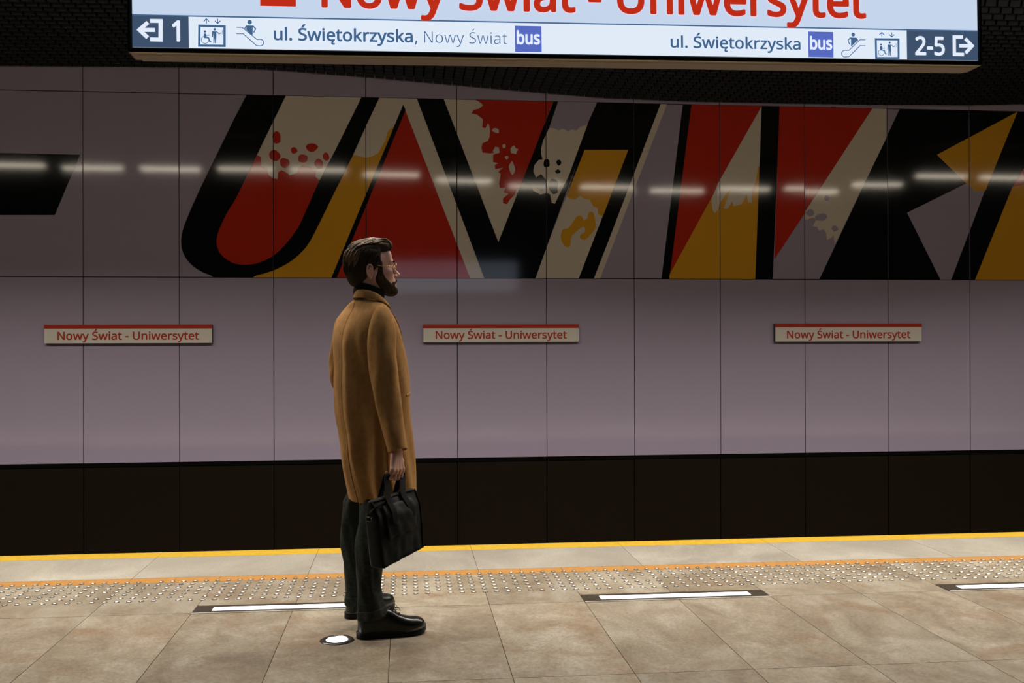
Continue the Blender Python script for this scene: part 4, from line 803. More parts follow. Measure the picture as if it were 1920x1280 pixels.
# eyes
for s in (-1, 1):
    c = HF(.0865, .033*s, .0115); mb = MB()
    ax = Vector((ch, sh, 0)); sd_ = Vector((-sh, ch, 0)); upv = Vector((0, 0, 1))
    rings = []
    for k in range(9):
        a = math.pi*k/8; rings.append([c+ax*math.cos(a)*.0122+(sd_*math.cos(b)+upv*math.sin(b))*max(1e-5, math.sin(a))*.0122 for b in [2*math.pi*j/16 for j in range(16)]])
    mb.loft(rings[:2], True, True, False, 1); mb.loft(rings[1:], True)
    part('eye', mb, [M['eye_white'], M['iris']])
    # eyebrow
    mb = MB(); q = random.Random(5)
    for k in range(70):
        t = q.random(); p = HF(.1115-.020*t*t, s*(.012+.036*t), .0335+.007*math.sin(t*2.4)-.004*t+q.uniform(-.0035, .0035))
        mb.tube([p, p+ax*(.001)-ax*.0006+sd_*s*.008+upv*q.uniform(.0, .003)], [.0008, .0003], 4)
    part('eyebrow', mb, M['hair_dark'])

# ---- hair: a cap grown off the skull, swept-back locks over it
def sd_hair(P):
    Q = toH(P)
    A_ = Q.copy(); A_[..., 1] = np.abs(A_[..., 1])
    top = s_ell(Q, (-.015, 0, .060), (.108, .084, .079))
    side = s_ell(Q, (-.020, 0, .018), (.106, .0805, .100))
    q = smin(s_cap(Q, (.068, -.028, .112), (.074, .030, .112), .021), s_ell(Q, (.030, 0, .110), (.056, .060, .034)), .03)
    d = smin(smin(top, side, .02), q, .025)
    d = smin(d, s_ell(Q, (-.072, 0, -.030), (.034, .056, .052)), .03)
    # hairline: keep what lies above/behind the face, and trim round the ear and nape
    d = smax(d, -((A_[..., 2]+.035)+np.clip((-.028-A_[..., 0])*1.3, -.045, .066)), .006)
    d = smax(d, -np.maximum(.032-A_[..., 0], A_[..., 2]-.082), .012)
    d = smax(d, -s_ell(A_, (-.022, .085, -.020), (.020, .035, .037)), .004)
    # combed ridges
    n_ = np.sin(Q[..., 1]*420+np.sin(Q[..., 0]*38)*1.5+Q[..., 2]*60)*.5+np.sin(Q[..., 1]*230-Q[..., 0]*50+Q[..., 2]*170)*.5
    return d - .0018*n_*np.clip((Q[..., 2]-.02)/.06, .15, 1)
hair = part('hair', nets('hair', sd_hair, (HC.x-.16, HC.y-.13, HC.z-.10), (HC.x+.13, HC.y+.13, HC.z+.17), .0026), M['hair_dark'])
locks = MB(); q = random.Random(11)
def hair_pt(f, l, z): return np.array([HF(f, l, z)], np.float32)
def proj_hair(p):
    """push a point onto the hair surface"""
    p = np.array(p, np.float32)[None]
    for _ in range(4):
        d = sd_hair(p)[0]; g = np.array([sd_hair(p+np.eye(3, dtype=np.float32)[k]*.002)[0]-d for k in range(3)])/.002
        p = p-g*d/max(.2, float((g*g).sum()))
    return Vector(p[0]), Vector(g).normalized()
for k in range(640):
    if k < 300:       # top, swept back
        f0 = q.uniform(-.055, .088); l0 = q.uniform(-.066, .066); st = Vector((f0, l0, .12)); dr = Vector((-1, q.uniform(-.35, .35), 0)); ln = q.uniform(.05, .085)
    else:             # back and sides, falling back and down
        a = q.uniform(R(62), R(298)); st = Vector((-.02+.10*math.cos(a), .085*math.sin(a), q.uniform(.015, .10))); dr = Vector((-.45, -.1*math.sin(a), -.75)); ln = q.uniform(.035, .065)
    pts = []; p = st; lift = q.uniform(.0003, .0055)
    for j in range(6):
        w, g = proj_hair(HF(p.x, p.y, p.z)); pts.append(w+g*(lift*math.sin(math.pi*min(1, j/5+.12))-.0004))
        hq = toH(np.array([w], np.float32))[0]; gl = Vector(HM@np.array(g, np.float32)); d_ = (dr-gl*dr.dot(gl)).normalized()
        p = Vector(hq)+d_*ln/5
    r_ = q.uniform(.0013, .0026); dk = 1 if (k >= 300 and (abs(a-math.pi) > R(62) or st.z < .045)) else 0  # side and low locks take the shaded tone
    locks.tube(pts, [r_*.4, r_, r_*1.1, r_, r_*.7, r_*.15], 5, flat=.55, mi=dk)
# quiff: longer locks rising off the forehead and rolling back
for k in range(80):
    l0 = q.uniform(-.046, .046); h_ = q.uniform(-.004, .007)
    pts = [HF(.083+q.uniform(-.003, .003), l0, .090), HF(.094+q.uniform(-.008, .006), l0*1.02+q.uniform(-.005, .005), .108+q.uniform(-.004, .004)), HF(.086+q.uniform(-.010, .006), l0*1.02, .1275+h_), HF(.062, l0, .139+h_), HF(.030, l0*.95, .139+h_*.6), HF(-.005, l0*.9, .133)]
    r_ = q.uniform(.0022, .0038); locks.tube(pts, [r_*.5, r_, r_*1.1, r_, r_*.8, r_*.2], 5, flat=.6)
part('hair_locks', locks, [M['hair'], M['hair_dark']], hair)
# ---- beard
def sd_beard(P):
    Q = toH(P); A_ = Q.copy(); A_[..., 1] = np.abs(A_[..., 1])
    reg = s_cap(A_, (.030, .072, .030), (.030, .068, -.040), .010, .016)
    reg = smin(reg, s_cap(A_, (.030, .066, -.050), (.085, .040, -.100), .024, .030), .02)
    reg = smin(reg, s_ell(Q, (.104, 0, -.105), (.040, .045, .030)), .02)
    reg = smin(reg, s_cap(A_, (.127, .002, -.0455), (.100, .032, -.068), .0085, .010), .008)
    reg = smin(reg, s_cap(A_, (.098, .034, -.070), (.092, .034, -.095), .011, .02), .01)
    sk = sd_head(Q) - .0042 - .0012*np.sin(Q[..., 0]*500+Q[..., 2]*310)*np.sin(Q[..., 1]*430+Q[..., 2]*200)
    fat = smin(sk, s_ell(Q, (.101, 0, -.104), (.030, .034, .020)), .012)
    return smax(fat, reg, .006)
part('beard', nets('beard', sd_beard, (HC.x-.06, HC.y-.13, HC.z-.16), (HC.x+.17, HC.y+.14, HC.z+.06), .0028), M['beard'])
# ---- spectacles
mb = MB(); gl_ = []
for s in (-1, 1):
    c = (.1175, .034*s, .007)
    ring = [HF(c[0]-abs(math.cos(t)*.004)-max(0, math.cos(t))*.004, c[1]+s*math.cos(t)*.0235, c[2]+math.sin(t)*.0225) for t in [2*math.pi*k/32 for k in range(33)]]
    mb.tube(ring, .0012, 6, caps=False); gl_.append(ring[:-1])
    mb.tube([HF(.1095, s*.0575, .012), HF(.100, s*.070, .0135), HF(.06, s*.0765, .0145), HF(.012, s*.0800, .0145), HF(-.006, s*.0805, .008), HF(-.016, s*.079, -.012)], .0012, 6)
mb.tube([HF(.1165, -.0105, .012), HF(.121, -.004, .016), HF(.121, .004, .016), HF(.1165, .0105, .012)], .0012, 6)
spec = part('spectacles', mb, M['gold'])
for ring in gl_:
    g = MB(); g.add([tuple(p) for p in ring]+[tuple(p+Vector((ch, sh, 0))*.0008) for p in ring], [tuple(range(32))[::-1], tuple(range(32, 64))]+[(k, (k+1) % 32, 32+(k+1) % 32, 32+k) for k in range(32)])
    part('lens', g, M['glass'], spec, False)

# ---- turtleneck
def ring_about(c, ra, rb, ang, n=40, tiltz=None, fz=None):
    out = []
    for k in range(n):
        t = 2*math.pi*k/n; f, l = math.cos(t)*ra, math.sin(t)*rb
        z = c.z+(fz(f, l) if fz else 0)
        out.append(Vector((c.x+f*math.cos(ang)-l*math.sin(ang), c.y+f*math.sin(ang)+l*math.cos(ang), z)))
    return out
mb = MB(); n0 = HF(-.013, 0, -.073)
TKR = []
for (df, dz, ra, rb, sl) in ((.010, -.012, .060, .062, -.30), (.012, .0, .064, .066, -.34), (.013, -.004, .068, .070, -.34), (.010, -.020, .071, .073, -.34), (.000, -.050, .073, .076, -.32), (.005, -.075, .070, .074, -.30)):
    c = n0+Vector((math.cos(BA)*df, math.sin(BA)*df, dz)); TKR.append(ring_about(c, ra, rb, (BA+HA)/2, 44, fz=lambda f, l, sl=sl: sl*(f+.02)))
mb.loft(TKR, True)
tk = part('turtleneck', mb, M['knit']); mod(tk, 'SUBSURF', levels=1, render_levels=1)

# ---- overcoat body: rings fitted to the silhouette, folds pressed in
keys = [(558, 668, 711, .060), (564, 661, 715, .082), (571, 652, 720, .125), (578, 645, 726, .160), (588, 637, 733.5, .186), (600, 631.5, 740, .200), (618, 627, 747, .205), (642, 624.5, 753, .207), (680, 626.5, 761, .205), (720, 627, 766, .205), (777, 630.3, 768, .207), (812, 635.5, 770.5, .208), (860, 639.5, 773.5, .213), (900, 646, 775.5, .218), (925, 651, 776.5, .222), (938, 653, 777, .222)]
pys = [558+380*k/76 for k in range(77)]
KV = cr_interp(keys, pys)
NT = 120
def coat_fold(th, py):
    """radial press in metres; th from the front towards the man's left, degrees in (-180, 180]"""
    g = lambda c, w: math.exp(-(((th-c+180) % 360-180)/w)**2)
    s = lambda a, b: min(1, max(0, (py-a)/(b-a)))
    low = s(700, 930)
    v = low*(.020*g(-118+ (930-py)*.05, 7) - .016*g(-100+(930-py)*.03, 8) + .017*g(-140+(930-py)*.10, 7) - .018*g(-156+(930-py)*.06, 8) - .010*g(-129+(930-py)*.07, 5) + .008*g(168, 8) - .006*g(-60, 10)+.006*g(-40, 9))
    v += -.034*g(-132, 24)*s(592, 690)*(1-s(740, 880)) + .007*g(-168, 6)*s(600, 650)*(1-s(860, 930)) + .010*g(-143+(py-640)*.12, 6)*s(612, 640)*(1-s(660, 720))
    v += .005*g(-165, 10)*s(590, 640) - .0055*g(177, 3.2)*s(575, 600)*.35
    v += .004*math.sin(R(th)*5+py*.02)*low + .0022*math.sin(R(th)*9-py*.035)*s(600, 700)
    return v
def coat_ring(py, vals, extra=0.0, vent=0.0):
    xl, xr, Bw = vals; z = zat(py); k = (atY(701, py, YB).x-atY(700, py, YB).x)
    Hx = (xr-xl)/2*k; xc = atY((xl+xr)/2, py, YB).x
    A_ = math.sqrt(max(.0016, Hx*Hx-(Bw*sb_)**2))/cb; out = []
    for j in range(NT+1):
        th = 180-360*j/NT; t = R(th); e = 2.25
        c, s = math.cos(t), math.sin(t); r_ = (abs(c)**e+abs(s)**e)**(-1/e)
        fo = coat_fold(th, py)+extra
        if vent and j > NT-7: fo += vent*(j-(NT-7))/7
        if vent and j < 6: fo += vent*.35*(6-j)/6
        f, l = c*r_*A_+c*fo, s*r_*Bw+s*fo
        if vent and j > NT-5: l -= vent*1.7*(j-(NT-5))/5
        out.append(Vector((xc+f*cb-l*sb_, BY+f*sb_+l*cb, z)))
    return out
mb = MB(); rings = []
for py, v in zip(pys, KV):
    vent = .010*min(1, max(0, (py-815)/25))
    rings.append(coat_ring(py, v, 0, vent))
mb.loft(rings, False)
coat = part('overcoat', mb, M['camel'])
mod(coat, 'SOLIDIFY', thickness=.006, offset=-1); mod(coat, 'SUBSURF', levels=1, render_levels=1)

def sleeve(keys, steps, name='sleeve', fold=1.0, cuff=True):
    """keys: (t, px, py, Y, half width px, half depth m)"""
    K = cr_interp(keys, np.linspace(keys[0][0], keys[-1][0], steps)); cs = []
    for r in K: cs.append((atY(r[0], r[1], r[2]), r[3]*r[2]/FPX, r[4]))
    rings = []; n = 40
    for i, (c, ra, rb) in enumerate(cs):
        tgt = (cs[min(i+1, len(cs)-1)][0]-cs[max(i-1, 0)][0]).normalized()
        a = Vector((1, 0, 0)); a = (a-tgt*a.dot(tgt)).normalized(); b = tgt.cross(a)
        u = i/(len(cs)-1); rg = []
        for k in range(n):
            t = 2*math.pi*k/n
            fo = fold*(-.007*math.exp(-((((t-4.05+math.pi) % (2*math.pi)-math.pi)-.35*u)/.20)**2)*math.sin(math.pi*min(1, u*1.1))**.5 + .0035*math.sin(3*t+u*9)*math.sin(math.pi*u)+.0025*math.sin(5*t-u*17)*math.sin(math.pi*u) + .004*math.exp(-((u-.52)/.06)**2)*math.sin(2*t+1))
            rg.append(c+a*math.cos(t)*(ra+fo)+b*math.sin(t)*(rb+fo))
        rings.append(rg)
    # rounded shoulder end
    c = cs[0][0]; top = [[c+(p-c)*.75+Vector((0, 0, .010)) for p in rings[0]], [c+(p-c)*.35+Vector((0, 0, .015)) for p in rings[0]]]
    inner = [[cs[-1][0]+(p-cs[-1][0])*.93 for p in rings[-1]], [cs[-3][0]+(p-cs[-3][0])*.86 for p in rings[-3]]]
    mb = MB(); mb.loft([top[1], top[0]]+rings+inner, True, True, False)
    o = part(name, mb, M['camel'], coat); mod(o, 'SUBSURF', levels=1, render_levels=1); return o
sleeve([(0, 719, 580, 4.755, 9, .030), (1, 717.5, 588, 4.735, 16.5, .046), (1.6, 716, 602, 4.715, 22, .058), (2.3, 715.5, 622, 4.70, 26, .066), (3, 716, 650, 4.690, 27, .067), (4, 720.5, 690, 4.675, 25.5, .064), (5, 724.5, 730, 4.66, 25, .062), (6, 732.5, 780, 4.645, 22, .058), (7, 739.5, 815, 4.622, 20.2, .055), (8, 746, 845.5, 4.605, 18.2, .052)], 44)
sleeve([(0, 660, 584, 4.99, 9, .03), (.5, 657, 592, 5.00, 16, .046), (1, 652, 606, 5.02, 23, .06), (2, 648, 630, 5.03, 25, .064), (3, 645, 660, 5.04, 24, .062), (4, 641.5, 690, 5.05, 23, .06), (5, 645, 715, 5.05, 23, .058), (6, 668, 738, 5.06, 20, .055), (7, 695, 752, 5.06, 19, .05)], 36)
# collar: fold line high at the nape, falling to the lapels in front
def collar_ring(r_, py0, py1, add):
    out = []; n = 60
    for k in range(n):
        th = R(-150+300*k/(n-1))+math.pi      # open in front
        w = .5-.5*math.cos(th)                # 1 at the back, 0 at the front
        z = zat(py0+(py1-py0)*(1-w)**1.6)
        f, l = math.cos(th)*r_[0], math.sin(th)*r_[1]
        c = n0
        bx = atY(691, 560, YB).x
        out.append(Vector((bx+.017+f*cb-l*sb_, BY+f*sb_+l*cb, z+add)))
    return out
mb = MB()
mb.loft([collar_ring((.072, .075), 556, 584, 0), collar_ring((.0700, .073), 545.5, 581, .0), collar_ring((.074, .077), 543.5, 579.5, 0), collar_ring((.0795, .083), 547, 580, 0), collar_ring((.0885, .094), 560, 583, .0)], False)
col_ = part('collar', mb, M['camel'], coat); mod(col_, 'SOLIDIFY', thickness=.005, offset=0); mod(col_, 'SUBSURF', levels=1, render_levels=1)
# lapel and front edge, pocket flap: thin panels lying on the coat
def on_coat(th, py, lift):
    v = cr_interp(keys, [py])[0]; xl, xr, Bw = v; k = (atY(701, py, YB).x-atY(700, py, YB).x); Hx = (xr-xl)/2*k; xc = atY((xl+xr)/2, py, YB).x
    A_ = math.sqrt(max(.0016, Hx*Hx-(Bw*sb_)**2))/cb; t = R(th); c, s = math.cos(t), math.sin(t); e = 2.25; r_ = (abs(c)**e+abs(s)**e)**(-1/e); fo = coat_fold(th, py)+lift
    f, l = c*r_*A_+c*fo, s*r_*Bw+s*fo
    return Vector((xc+f*cb-l*sb_, BY+f*sb_+l*cb, zat(py)))
mb = MB(); rows_ = []
for k in range(14):
    u = k/13; py = 586+136*u; w_ = 34*(1-u)**.8+2; rows_.append([on_coat(-4-w_*j/6, py, .004+.003*math.sin(math.pi*j/6)) for j in range(7)])
mb.loft(rows_, False)
lap = part('lapel', mb, M['camel'], coat); mod(lap, 'SOLIDIFY', thickness=.006, offset=1)
mb = MB(); mb.loft([[on_coat(-66+26*j/8, 737+u_*5-j*.4, .0015) for j in range(9)] for u_ in (0, .5, 1)], False)
pf = part('pocket_flap', mb, M['camel'], coat); mod(pf, 'SOLIDIFY', thickness=.005, offset=1)
mb = MB(); rows_ = []
for k in range(40):
    py = 720+214*k/39; rows_.append([on_coat(-3+7*j/3, py, .0035) for j in range(4)])
mb.loft(rows_, False)
fr_ = part('front_overlap', mb, M['camel'], coat); mod(fr_, 'SOLIDIFY', thickness=.005, offset=1)

# ---- trousers
def leg(keys, name_parent, Yd, rb):
    pys_ = np.linspace(keys[0][0], keys[-1][0], 60); K = cr_interp(keys, pys_); rings = []; n = 44
    for py, (xl, xr, Y) in zip(pys_, K):
        a, b = atY(xl, py, Y), atY(xr, py, Y); c = (a+b)/2; ra = (b.x-a.x)/2; rg = []
        z = c.z
        for k in range(n):
            t = 2*math.pi*k/n
            fo = .003*math.sin(4*t+py*.05)*(.4+.6*abs(math.sin(py*.018)))+.002*math.sin(7*t-py*.07)
            cr_ = .006*math.exp(-((t-math.pi*1.55)/.16)**2)
            rg.append(Vector((c.x+math.cos(t)*(ra+fo), Y+math.sin(t)*(rb+fo+cr_), z)))
        rings.append(rg)
    return rings
kr = [(800, 682, 724, 4.87), (900, 681, 724, 4.85), (942, 673, 727, 4.81), (980, 671.5, 722, 4.77), (1020, 666.3, 720, 4.74), (1072, 667.6, 717, 4.73), (1102, 669.5, 716, 4.725), (1118, 670.5, 718.5, 4.72), (1139, 671.5, 721.5, 4.72), (1157, 672, 721.5, 4.72)]
kl = [(800, 660, 702, 4.94), (900, 660, 698, 4.95), (928, 650, 694, 4.96), (940, 643.5, 692, 4.97), (1006, 638.2, 687, 4.97), (1049, 643.5, 688, 4.97), (1090, 646.5, 689, 4.97), (1112, 648, 690, 4.97), (1129, 648.8, 692, 4.97)]
mb = MB(); RR, LL = leg(kr, None, 0, .066), leg(kl, None, 0, .064)
mb.loft(RR, True, True, False); mb.loft(LL, True, True, False)
hip = [ring_about(BF(0, 0, z), a, b, BA, 44) for z, a, b in ((1.02, .10, .145), (.97, .112, .155), (.90, .115, .16), (.84, .10, .15))]
mb.loft(hip, True, True, True)
tr = part('trousers', mb, M['trouser']); mod(tr, 'SOLIDIFY', thickness=.003, offset=-1)
for rg, k0_ in ((RR, 56), (LL, 56)):
    cen = lambda r: sum(r, Vector())/len(r)
    rr2 = []
    for i, (ex, tl) in zip((k0_, k0_, 57, 58, 59, 59), ((.0, 0), (.0045, 0), (.0055, 0), (.006, 0), (.0055, 0), (.001, 0))):
        c = cen(rg[i]); rr2.append([p+(p-c).normalized()*ex+Vector((0, 0, (p.x-c.x)*.16)) for p in rg[i]])
    mb = MB(); mb.loft(rr2, True); o = part('cuff', mb, M['trouser'], tr); mod(o, 'SUBSURF', levels=1, render_levels=1)
# ---- shoes
def shoe(heel, ang, ln, sgn):
    ca, sa2 = math.cos(ang), math.sin(ang)
    def S_(x, y, z): return Vector((heel.x+x*ca-y*sa2, heel.y+x*sa2+y*ca, z))
    prof = [(0, .006, .086, 0), (.002, .0122, .093, 0), (.006, .0207, .101, 0), (.012, .0280, .107, 0), (.020, .0338, .112, 0), (.035, .0385, .116, 0), (.075, .0385, .117, 0), (.105, .0385, .126, .002), (.130, .041, .127, .003), (.155, .0445, .116, .004), (.180, .0480, .100, .005), (.210, .0505, .087, .005), (.240, .0510, .0785, .004), (.265, .0480, .0755, .002), (.285, .0410, .0700, 0), (.298, .0290, .0620, -.002), (.304, .016, .052, -.003)]
    k = ln/.304; rings = []
    xs = np.concatenate([np.linspace(0, .012, 6)[:-1], np.linspace(.012, .29, 40)[:-1], np.linspace(.29, .304, 8)]); K = cr_interp([(p[0], p[1], p[2], p[3]) for p in prof], xs)
    for x, (w, h, yo) in zip(xs, K):
        rg = []; zb = .026+max(0, x-.21)**2*1.0
        for j in range(25):
            t = math.pi*j/24; e = .62 if x > .13 else .45
            rg.append(S_(x*k, sgn*yo+math.copysign(abs(math.cos(t))**e, math.cos(t))*w, zb+(h-zb)*math.sin(t)**.72))
        rings.append(rg)
    mb = MB(); mb.loft(rings, False)
    c0 = S_(.001, 0, .027); mb.add(list(rings[0])+[c0], [(j, j+1, 25) for j in range(24)]); mb.add(list(rings[-1])+[S_(.305*k, 0, .04)], [(j+1, j, 25) for j in range(24)])
    up_ = part('shoe', mb, M['leather']);
    # sole with toe spring and welt
    outl = []; xs2 = list(xs[1:-1])
    wv = {x: (w, yo) for x, (w, h, yo) in zip(xs, K)}
    sidep = [(x*k, sgn*wv[x][1]+wv[x][0]+.0045) for x in xs2 if x > .034]; sidem = [(x*k, sgn*wv[x][1]-wv[x][0]-.0045) for x in xs2 if x > .034][::-1]
    harc = [(.036-.043*math.cos(R(a_)), .043*math.sin(R(a_))) for a_ in range(-80, 81, 10)]
    outl = harc+sidep+[(.309*k, .010), (.311*k, -.002), (.309*k, -.012)]+sidem
    rs = []
    for z, ins in ((.0, .004), (.002, .0), (.016, .0), (.017, .0015), (.019, .0), (.030, .0), (.032, .003)):
        rr_ = []
        for x, y in outl:
            sp = max(0, x/k-.21)**2*1.15
            cx_ = .15*k; s_ = 1-ins/.15
            rr_.append(S_(cx_+(x-cx_)*s_, y*(1-ins/.045), z+sp))
        rs.append(rr_)
    mb = MB(); mb.loft(rs, True, True, True); part('sole', mb, M['sole'], up_, False)
    mb = MB(); st_ = [S_(x, y*1.006, .0265+max(0, x/k-.21)**2*1.15) for x, y in outl if x > .20*k]
    mb.tube(st_, .0008, 5); part('welt_stitch', mb, M['welt'], up_)
    # laces
    mb = MB()
    for i in range(4):
        x = .140+.016*i; h = float(np.interp(x, xs, K[:, 1]))+.002; w_ = .020+.001*i
        mb.tube([S_(x*k-.004, -w_, h-.010), S_(x*k, -w_*.5, h-.001), S_(x*k+.002, 0, h+.001), S_(x*k, w_*.5, h-.001), S_(x*k-.004, w_, h-.010)], .0022, 6)
    h = .122
    for s in (-1, 1):
        b0 = S_(.146*k, 0, h); mb.tube([b0, b0+S_(.012, s*.016, .012)-S_(0, 0, 0), b0+S_(.034, s*.030, .010)-S_(0, 0, 0), b0+S_(.042, s*.030, -.004)-S_(0, 0, 0), b0+S_(.026, s*.016, -.002)-S_(0, 0, 0), b0+S_(.004, s*.004, .0)-S_(0, 0, 0)], .0015, 6)
        mb.tube([b0, b0+S_(.02, s*.022, -.004)-S_(0, 0, 0), b0+S_(.036, s*.032, -.022)-S_(0, 0, 0)], .0015, 6)
    mb.tube([S_(.141*k, -.005, h), S_(.151*k, .005, h)], .004, 8)
    part('shoelace', mb, M['lace'], up_)
    return up_
shoe(hr, R(13), .315, -1); shoe(hl, R(46), .300, 1)
for an, xx in ((ANR, 694), (ANL, 668)):
    mb = MB(); c = Vector((an.x, an.y, .10)); mb.loft([ring_about(Vector((c.x, c.y, z)), .043, .038, R(13), 24) for z in (.09, .13, .20)], True); part('sock', mb, M['sock'], label='pale sock showing above the shoe')
# ring on the finger
k, p1, p2, p3, rr_, s = fingers[1]
mid = k.lerp(p1, .30); ax_ = (p1-k).normalized(); e1 = ax_.cross(BN).normalized(); e2 = ax_.cross(e1)
mb = MB(); mb.tube([mid+(e1*math.cos(t)+e2*math.sin(t))*(rr_*1.12+.0008) for t in [2*math.pi*j/24 for j in range(25)]], .0017, 6, caps=False)
mb.tube([mid+BN*(rr_*1.1), mid+BN*(rr_*1.1+.004)], [.0035, .0025], 8)
part('finger_ring', mb, M['gold'])

# ------------------------------------------------------------------ briefcase
M['nylon'] = mat('black_nylon', (.007, .008, .007), .6, spec=.14)
noise_col(M['nylon'], (.0045, .0052, .0045), (.0095, .0105, .009), 45., 4., bump=.35, bscale=700.)
M['web'] = mat('black_webbing', (.006, .006, .006), .8, spec=.08)
P0 = atY(718, 1066, 4.37); P1 = atY(794.5, 1025, 4.58)          # lower edge of the visible side
P2 = atY(704, 941, 4.39); P3 = atY(786, 916, 4.58)              # upper edge
bd = (P1-P0); bd.z = 0; BLEN = bd.length; bd.normalize(); bn = Vector((bd.y, -bd.x, 0)); TH = .072
bag = empty('briefcase', (P0+P1)/2-bn*TH/2, 'black soft nylon briefcase hanging from the man\'s right hand', 'briefcase')
BO = Matrix.Translation(-bag.location)
def bpart(name, mb, mt, parent=None, smooth=True):
    me = mb.mesh(name, smooth); me.transform(BO); return obj(name, me, mt, parent or bag)
def bag_pt(u, v, w):
    """u 0..1 rear to front, v 0..1 bottom to top, w 0 (visible side) .. 1"""
    p = (P0*(1-u)+P1*u)*(1-v)+(P2*(1-u)+P3*u)*v
    wr = .004*math.sin(u*23+v*5)*math.sin(v*6+1)+.003*math.sin(v*31+u*9)*math.sin(u*math.pi)+.004*math.sin(u*40)*math.exp(-((v-.2)/.25)**2)*.5
    bulge = .014*math.sin(math.pi*u)*math.sin(math.pi*min(1, v*.9+.05))
    topn = 1-.72*max(0, v-.75)/.25
    return p+bn*((1-2*w)*(bulge+wr*.6) + TH*.5*(1-topn)*(-(1-2*w))) - bn*(TH*w)
nu, nv = 30, 26; mb = MB()
def bag_ring(v, shrink=1.0):
    pts = []; cc = [bag_pt(u_, v, w_) for u_, w_ in ((0, 0), (1, 0), (1, 1), (0, 1))]; ctr = sum(cc, Vector())/4
    for j in range(nu+1): pts.append(bag_pt(.02+.96*j/nu, v, 0))
    for w_ in (.12, .35, .5, .65, .88): pts.append(bag_pt(1.0+.008*math.sin(math.pi*w_), v, w_))
    for j in range(nu+1): pts.append(bag_pt(.98-.96*j/nu, v, 1))
    for w_ in (.88, .65, .5, .35, .12): pts.append(bag_pt(0-.010*math.sin(math.pi*w_), v, w_))
    return [ctr+(p-ctr)*shrink for p in pts]
mb.loft([bag_ring(0, .90), bag_ring(0, .985)]+[bag_ring(.012+.976*k/nv) for k in range(nv+1)]+[bag_ring(1, .95), bag_ring(1.01, .6)], True, True, True)
bbody = bpart('body', mb, M['nylon'])
def on_bag(u, v, lift): return bag_pt(u, v, 0)+bn*lift
# front pocket flap with a drooping lower edge
mb = MB(); mb.loft([[on_bag(.14+.68*j/16, .40+.50*k/10-(.02*math.sin(j*1.1) if k == 0 else 0), .006+.006*math.sin(math.pi*k/10)+.0025*math.sin(j*1.3+k*.7)) for j in range(17)] for k in range(11)], False)
o = bpart('front_flap', mb, M['nylon']); mod(o, 'SOLIDIFY', thickness=.004, offset=1)
mb = MB(); mb.tube([on_bag(.02+.96*j/20, .985, .002) for j in range(21)], .003, 6); mb.tube([on_bag(.985, v_/12, .002) for v_ in range(13)], .003, 6); mb.tube([on_bag(.015, v_/12, .002) for v_ in range(13)], .003, 6)
mb.tube([on_bag(.02+.96*j/20, .012, .002) for j in range(21)], .003, 6)
bpart('piping', mb, M['web'])
# two webbing handles meeting in the fist
def ribbon(pts, wdir, hw, th, pinch=False):
    mb = MB(); rings = []
    for i, p in enumerate(pts):
        t = (pts[min(i+1, len(pts)-1)]-pts[max(0, i-1)]).normalized(); a = wdir[i] if isinstance(wdir, list) else wdir; a = (a-t*a.dot(t)).normalized(); b = t.cross(a)
        s_ = abs(i/(len(pts)-1)-.5)*2; m_ = min(1, max(0, (s_-.16)/.22)) if pinch else 1; m_ = m_*m_*(3-2*m_); w1 = hw*m_+.0065*(1-m_); t1 = th*m_+.0050*(1-m_)
        rings.append([p+a*w1+b*t1, p-a*w1+b*t1, p-a*w1-b*t1, p+a*w1-b*t1])
    mb.loft(rings, True, True, True); return mb
def bez(ctrl, n=28):
    return [Vector(v_) for v_ in cr_interp([(i, *c) for i, c in enumerate(ctrl)], np.linspace(0, len(ctrl)-1, n))]
g0, g1 = HBAR-BD*.052, HBAR+BD*.052
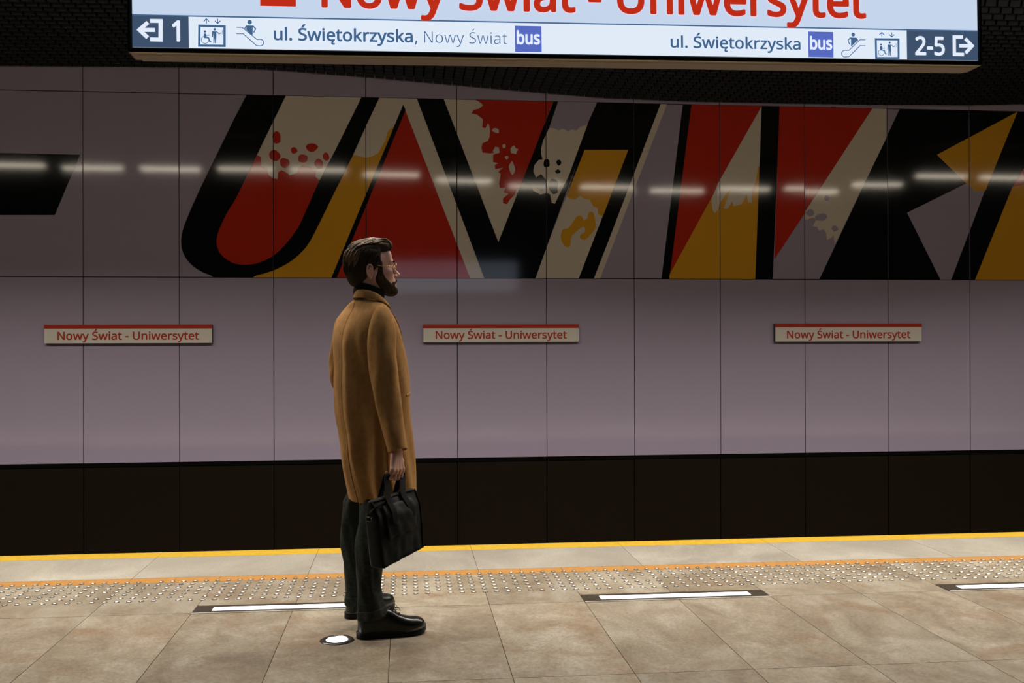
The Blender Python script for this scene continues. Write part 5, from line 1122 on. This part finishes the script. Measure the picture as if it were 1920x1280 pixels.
for sd, off in ((0, .005), (1, -.005)):
    e_ = lambda u, v_, l_: (bag_pt(u, v_, sd)+bn*(l_ if sd == 0 else -l_))
    ctrl = [e_(.30, .62, .012), e_(.31, .80, .013), e_(.325, .97, .008), e_(.34, .97, .008).lerp(g0, .55)+Vector((0, 0, .004)), g0+bn*off, HBAR+bn*off+Vector((0, 0, .003)), g1+bn*off, e_(.66, .97, .008).lerp(g1, .55)+Vector((0, 0, .004)), e_(.675, .97, .008), e_(.69, .80, .013), e_(.70, .62, .012)]
    wd2 = []
    pts = bez(ctrl, 44)
    for i in range(44):
        s_ = abs(i/43-.5)*2; wd2.append(bd if s_ > .28 else (bd*.0+Vector((0, 0, 1))*.0+bn*1.0) if s_ < .12 else bd.lerp(bn, (.28-s_)/.16))
    o = bpart('handle', ribbon(pts, wd2, .0155, .0016, True), M['web'], None, False)
mb = MB(); mb.tube([HBAR-BD*.040, HBAR-BD*.02, HBAR+BD*.02, HBAR+BD*.040], [.010, .0125, .0125, .010], 12)
bpart('handle_grip', mb, M['web'])
# shoulder strap, its buckle, zip pull
q0 = bag_pt(.10, .97, 0)+bn*.004; e0 = bag_pt(0, .80, .35)-bd*.012
mb = ribbon(bez([bag_pt(.22, .95, 0)+bn*.006, bag_pt(.10, .93, 0)+bn*.010, bag_pt(.0, .86, .2)-bd*.012, bag_pt(0, .76, .4)-bd*.016, bag_pt(0, .70, .5)-bd*.012], 16), [bn.lerp(Vector((0, 0, 1)), .3)]*16, .010, .0015)
st = bpart('shoulder_strap', mb, M['web'], None, False)
mb = MB(); c_ = bag_pt(0, .74, .45)-bd*.018
mb.tube([c_+bn*.014+Vector((0, 0, .009)), c_-bn*.014+Vector((0, 0, .009)), c_-bn*.014-Vector((0, 0, .009)), c_+bn*.014-Vector((0, 0, .009)), c_+bn*.014+Vector((0, 0, .009))], .0022, 6)
bpart('buckle', mb, mat('dark_metal', (.10, .10, .10), .35, 1.), st)
mb = MB(); c_ = bag_pt(1.0, .78, .25)+bd*.008; mb.tube([c_+Vector((0, 0, .004)), c_+bd*.006-Vector((0, 0, .012))], [.0022, .0030], 8)
bpart('zip_pull', mb, M['steel'])
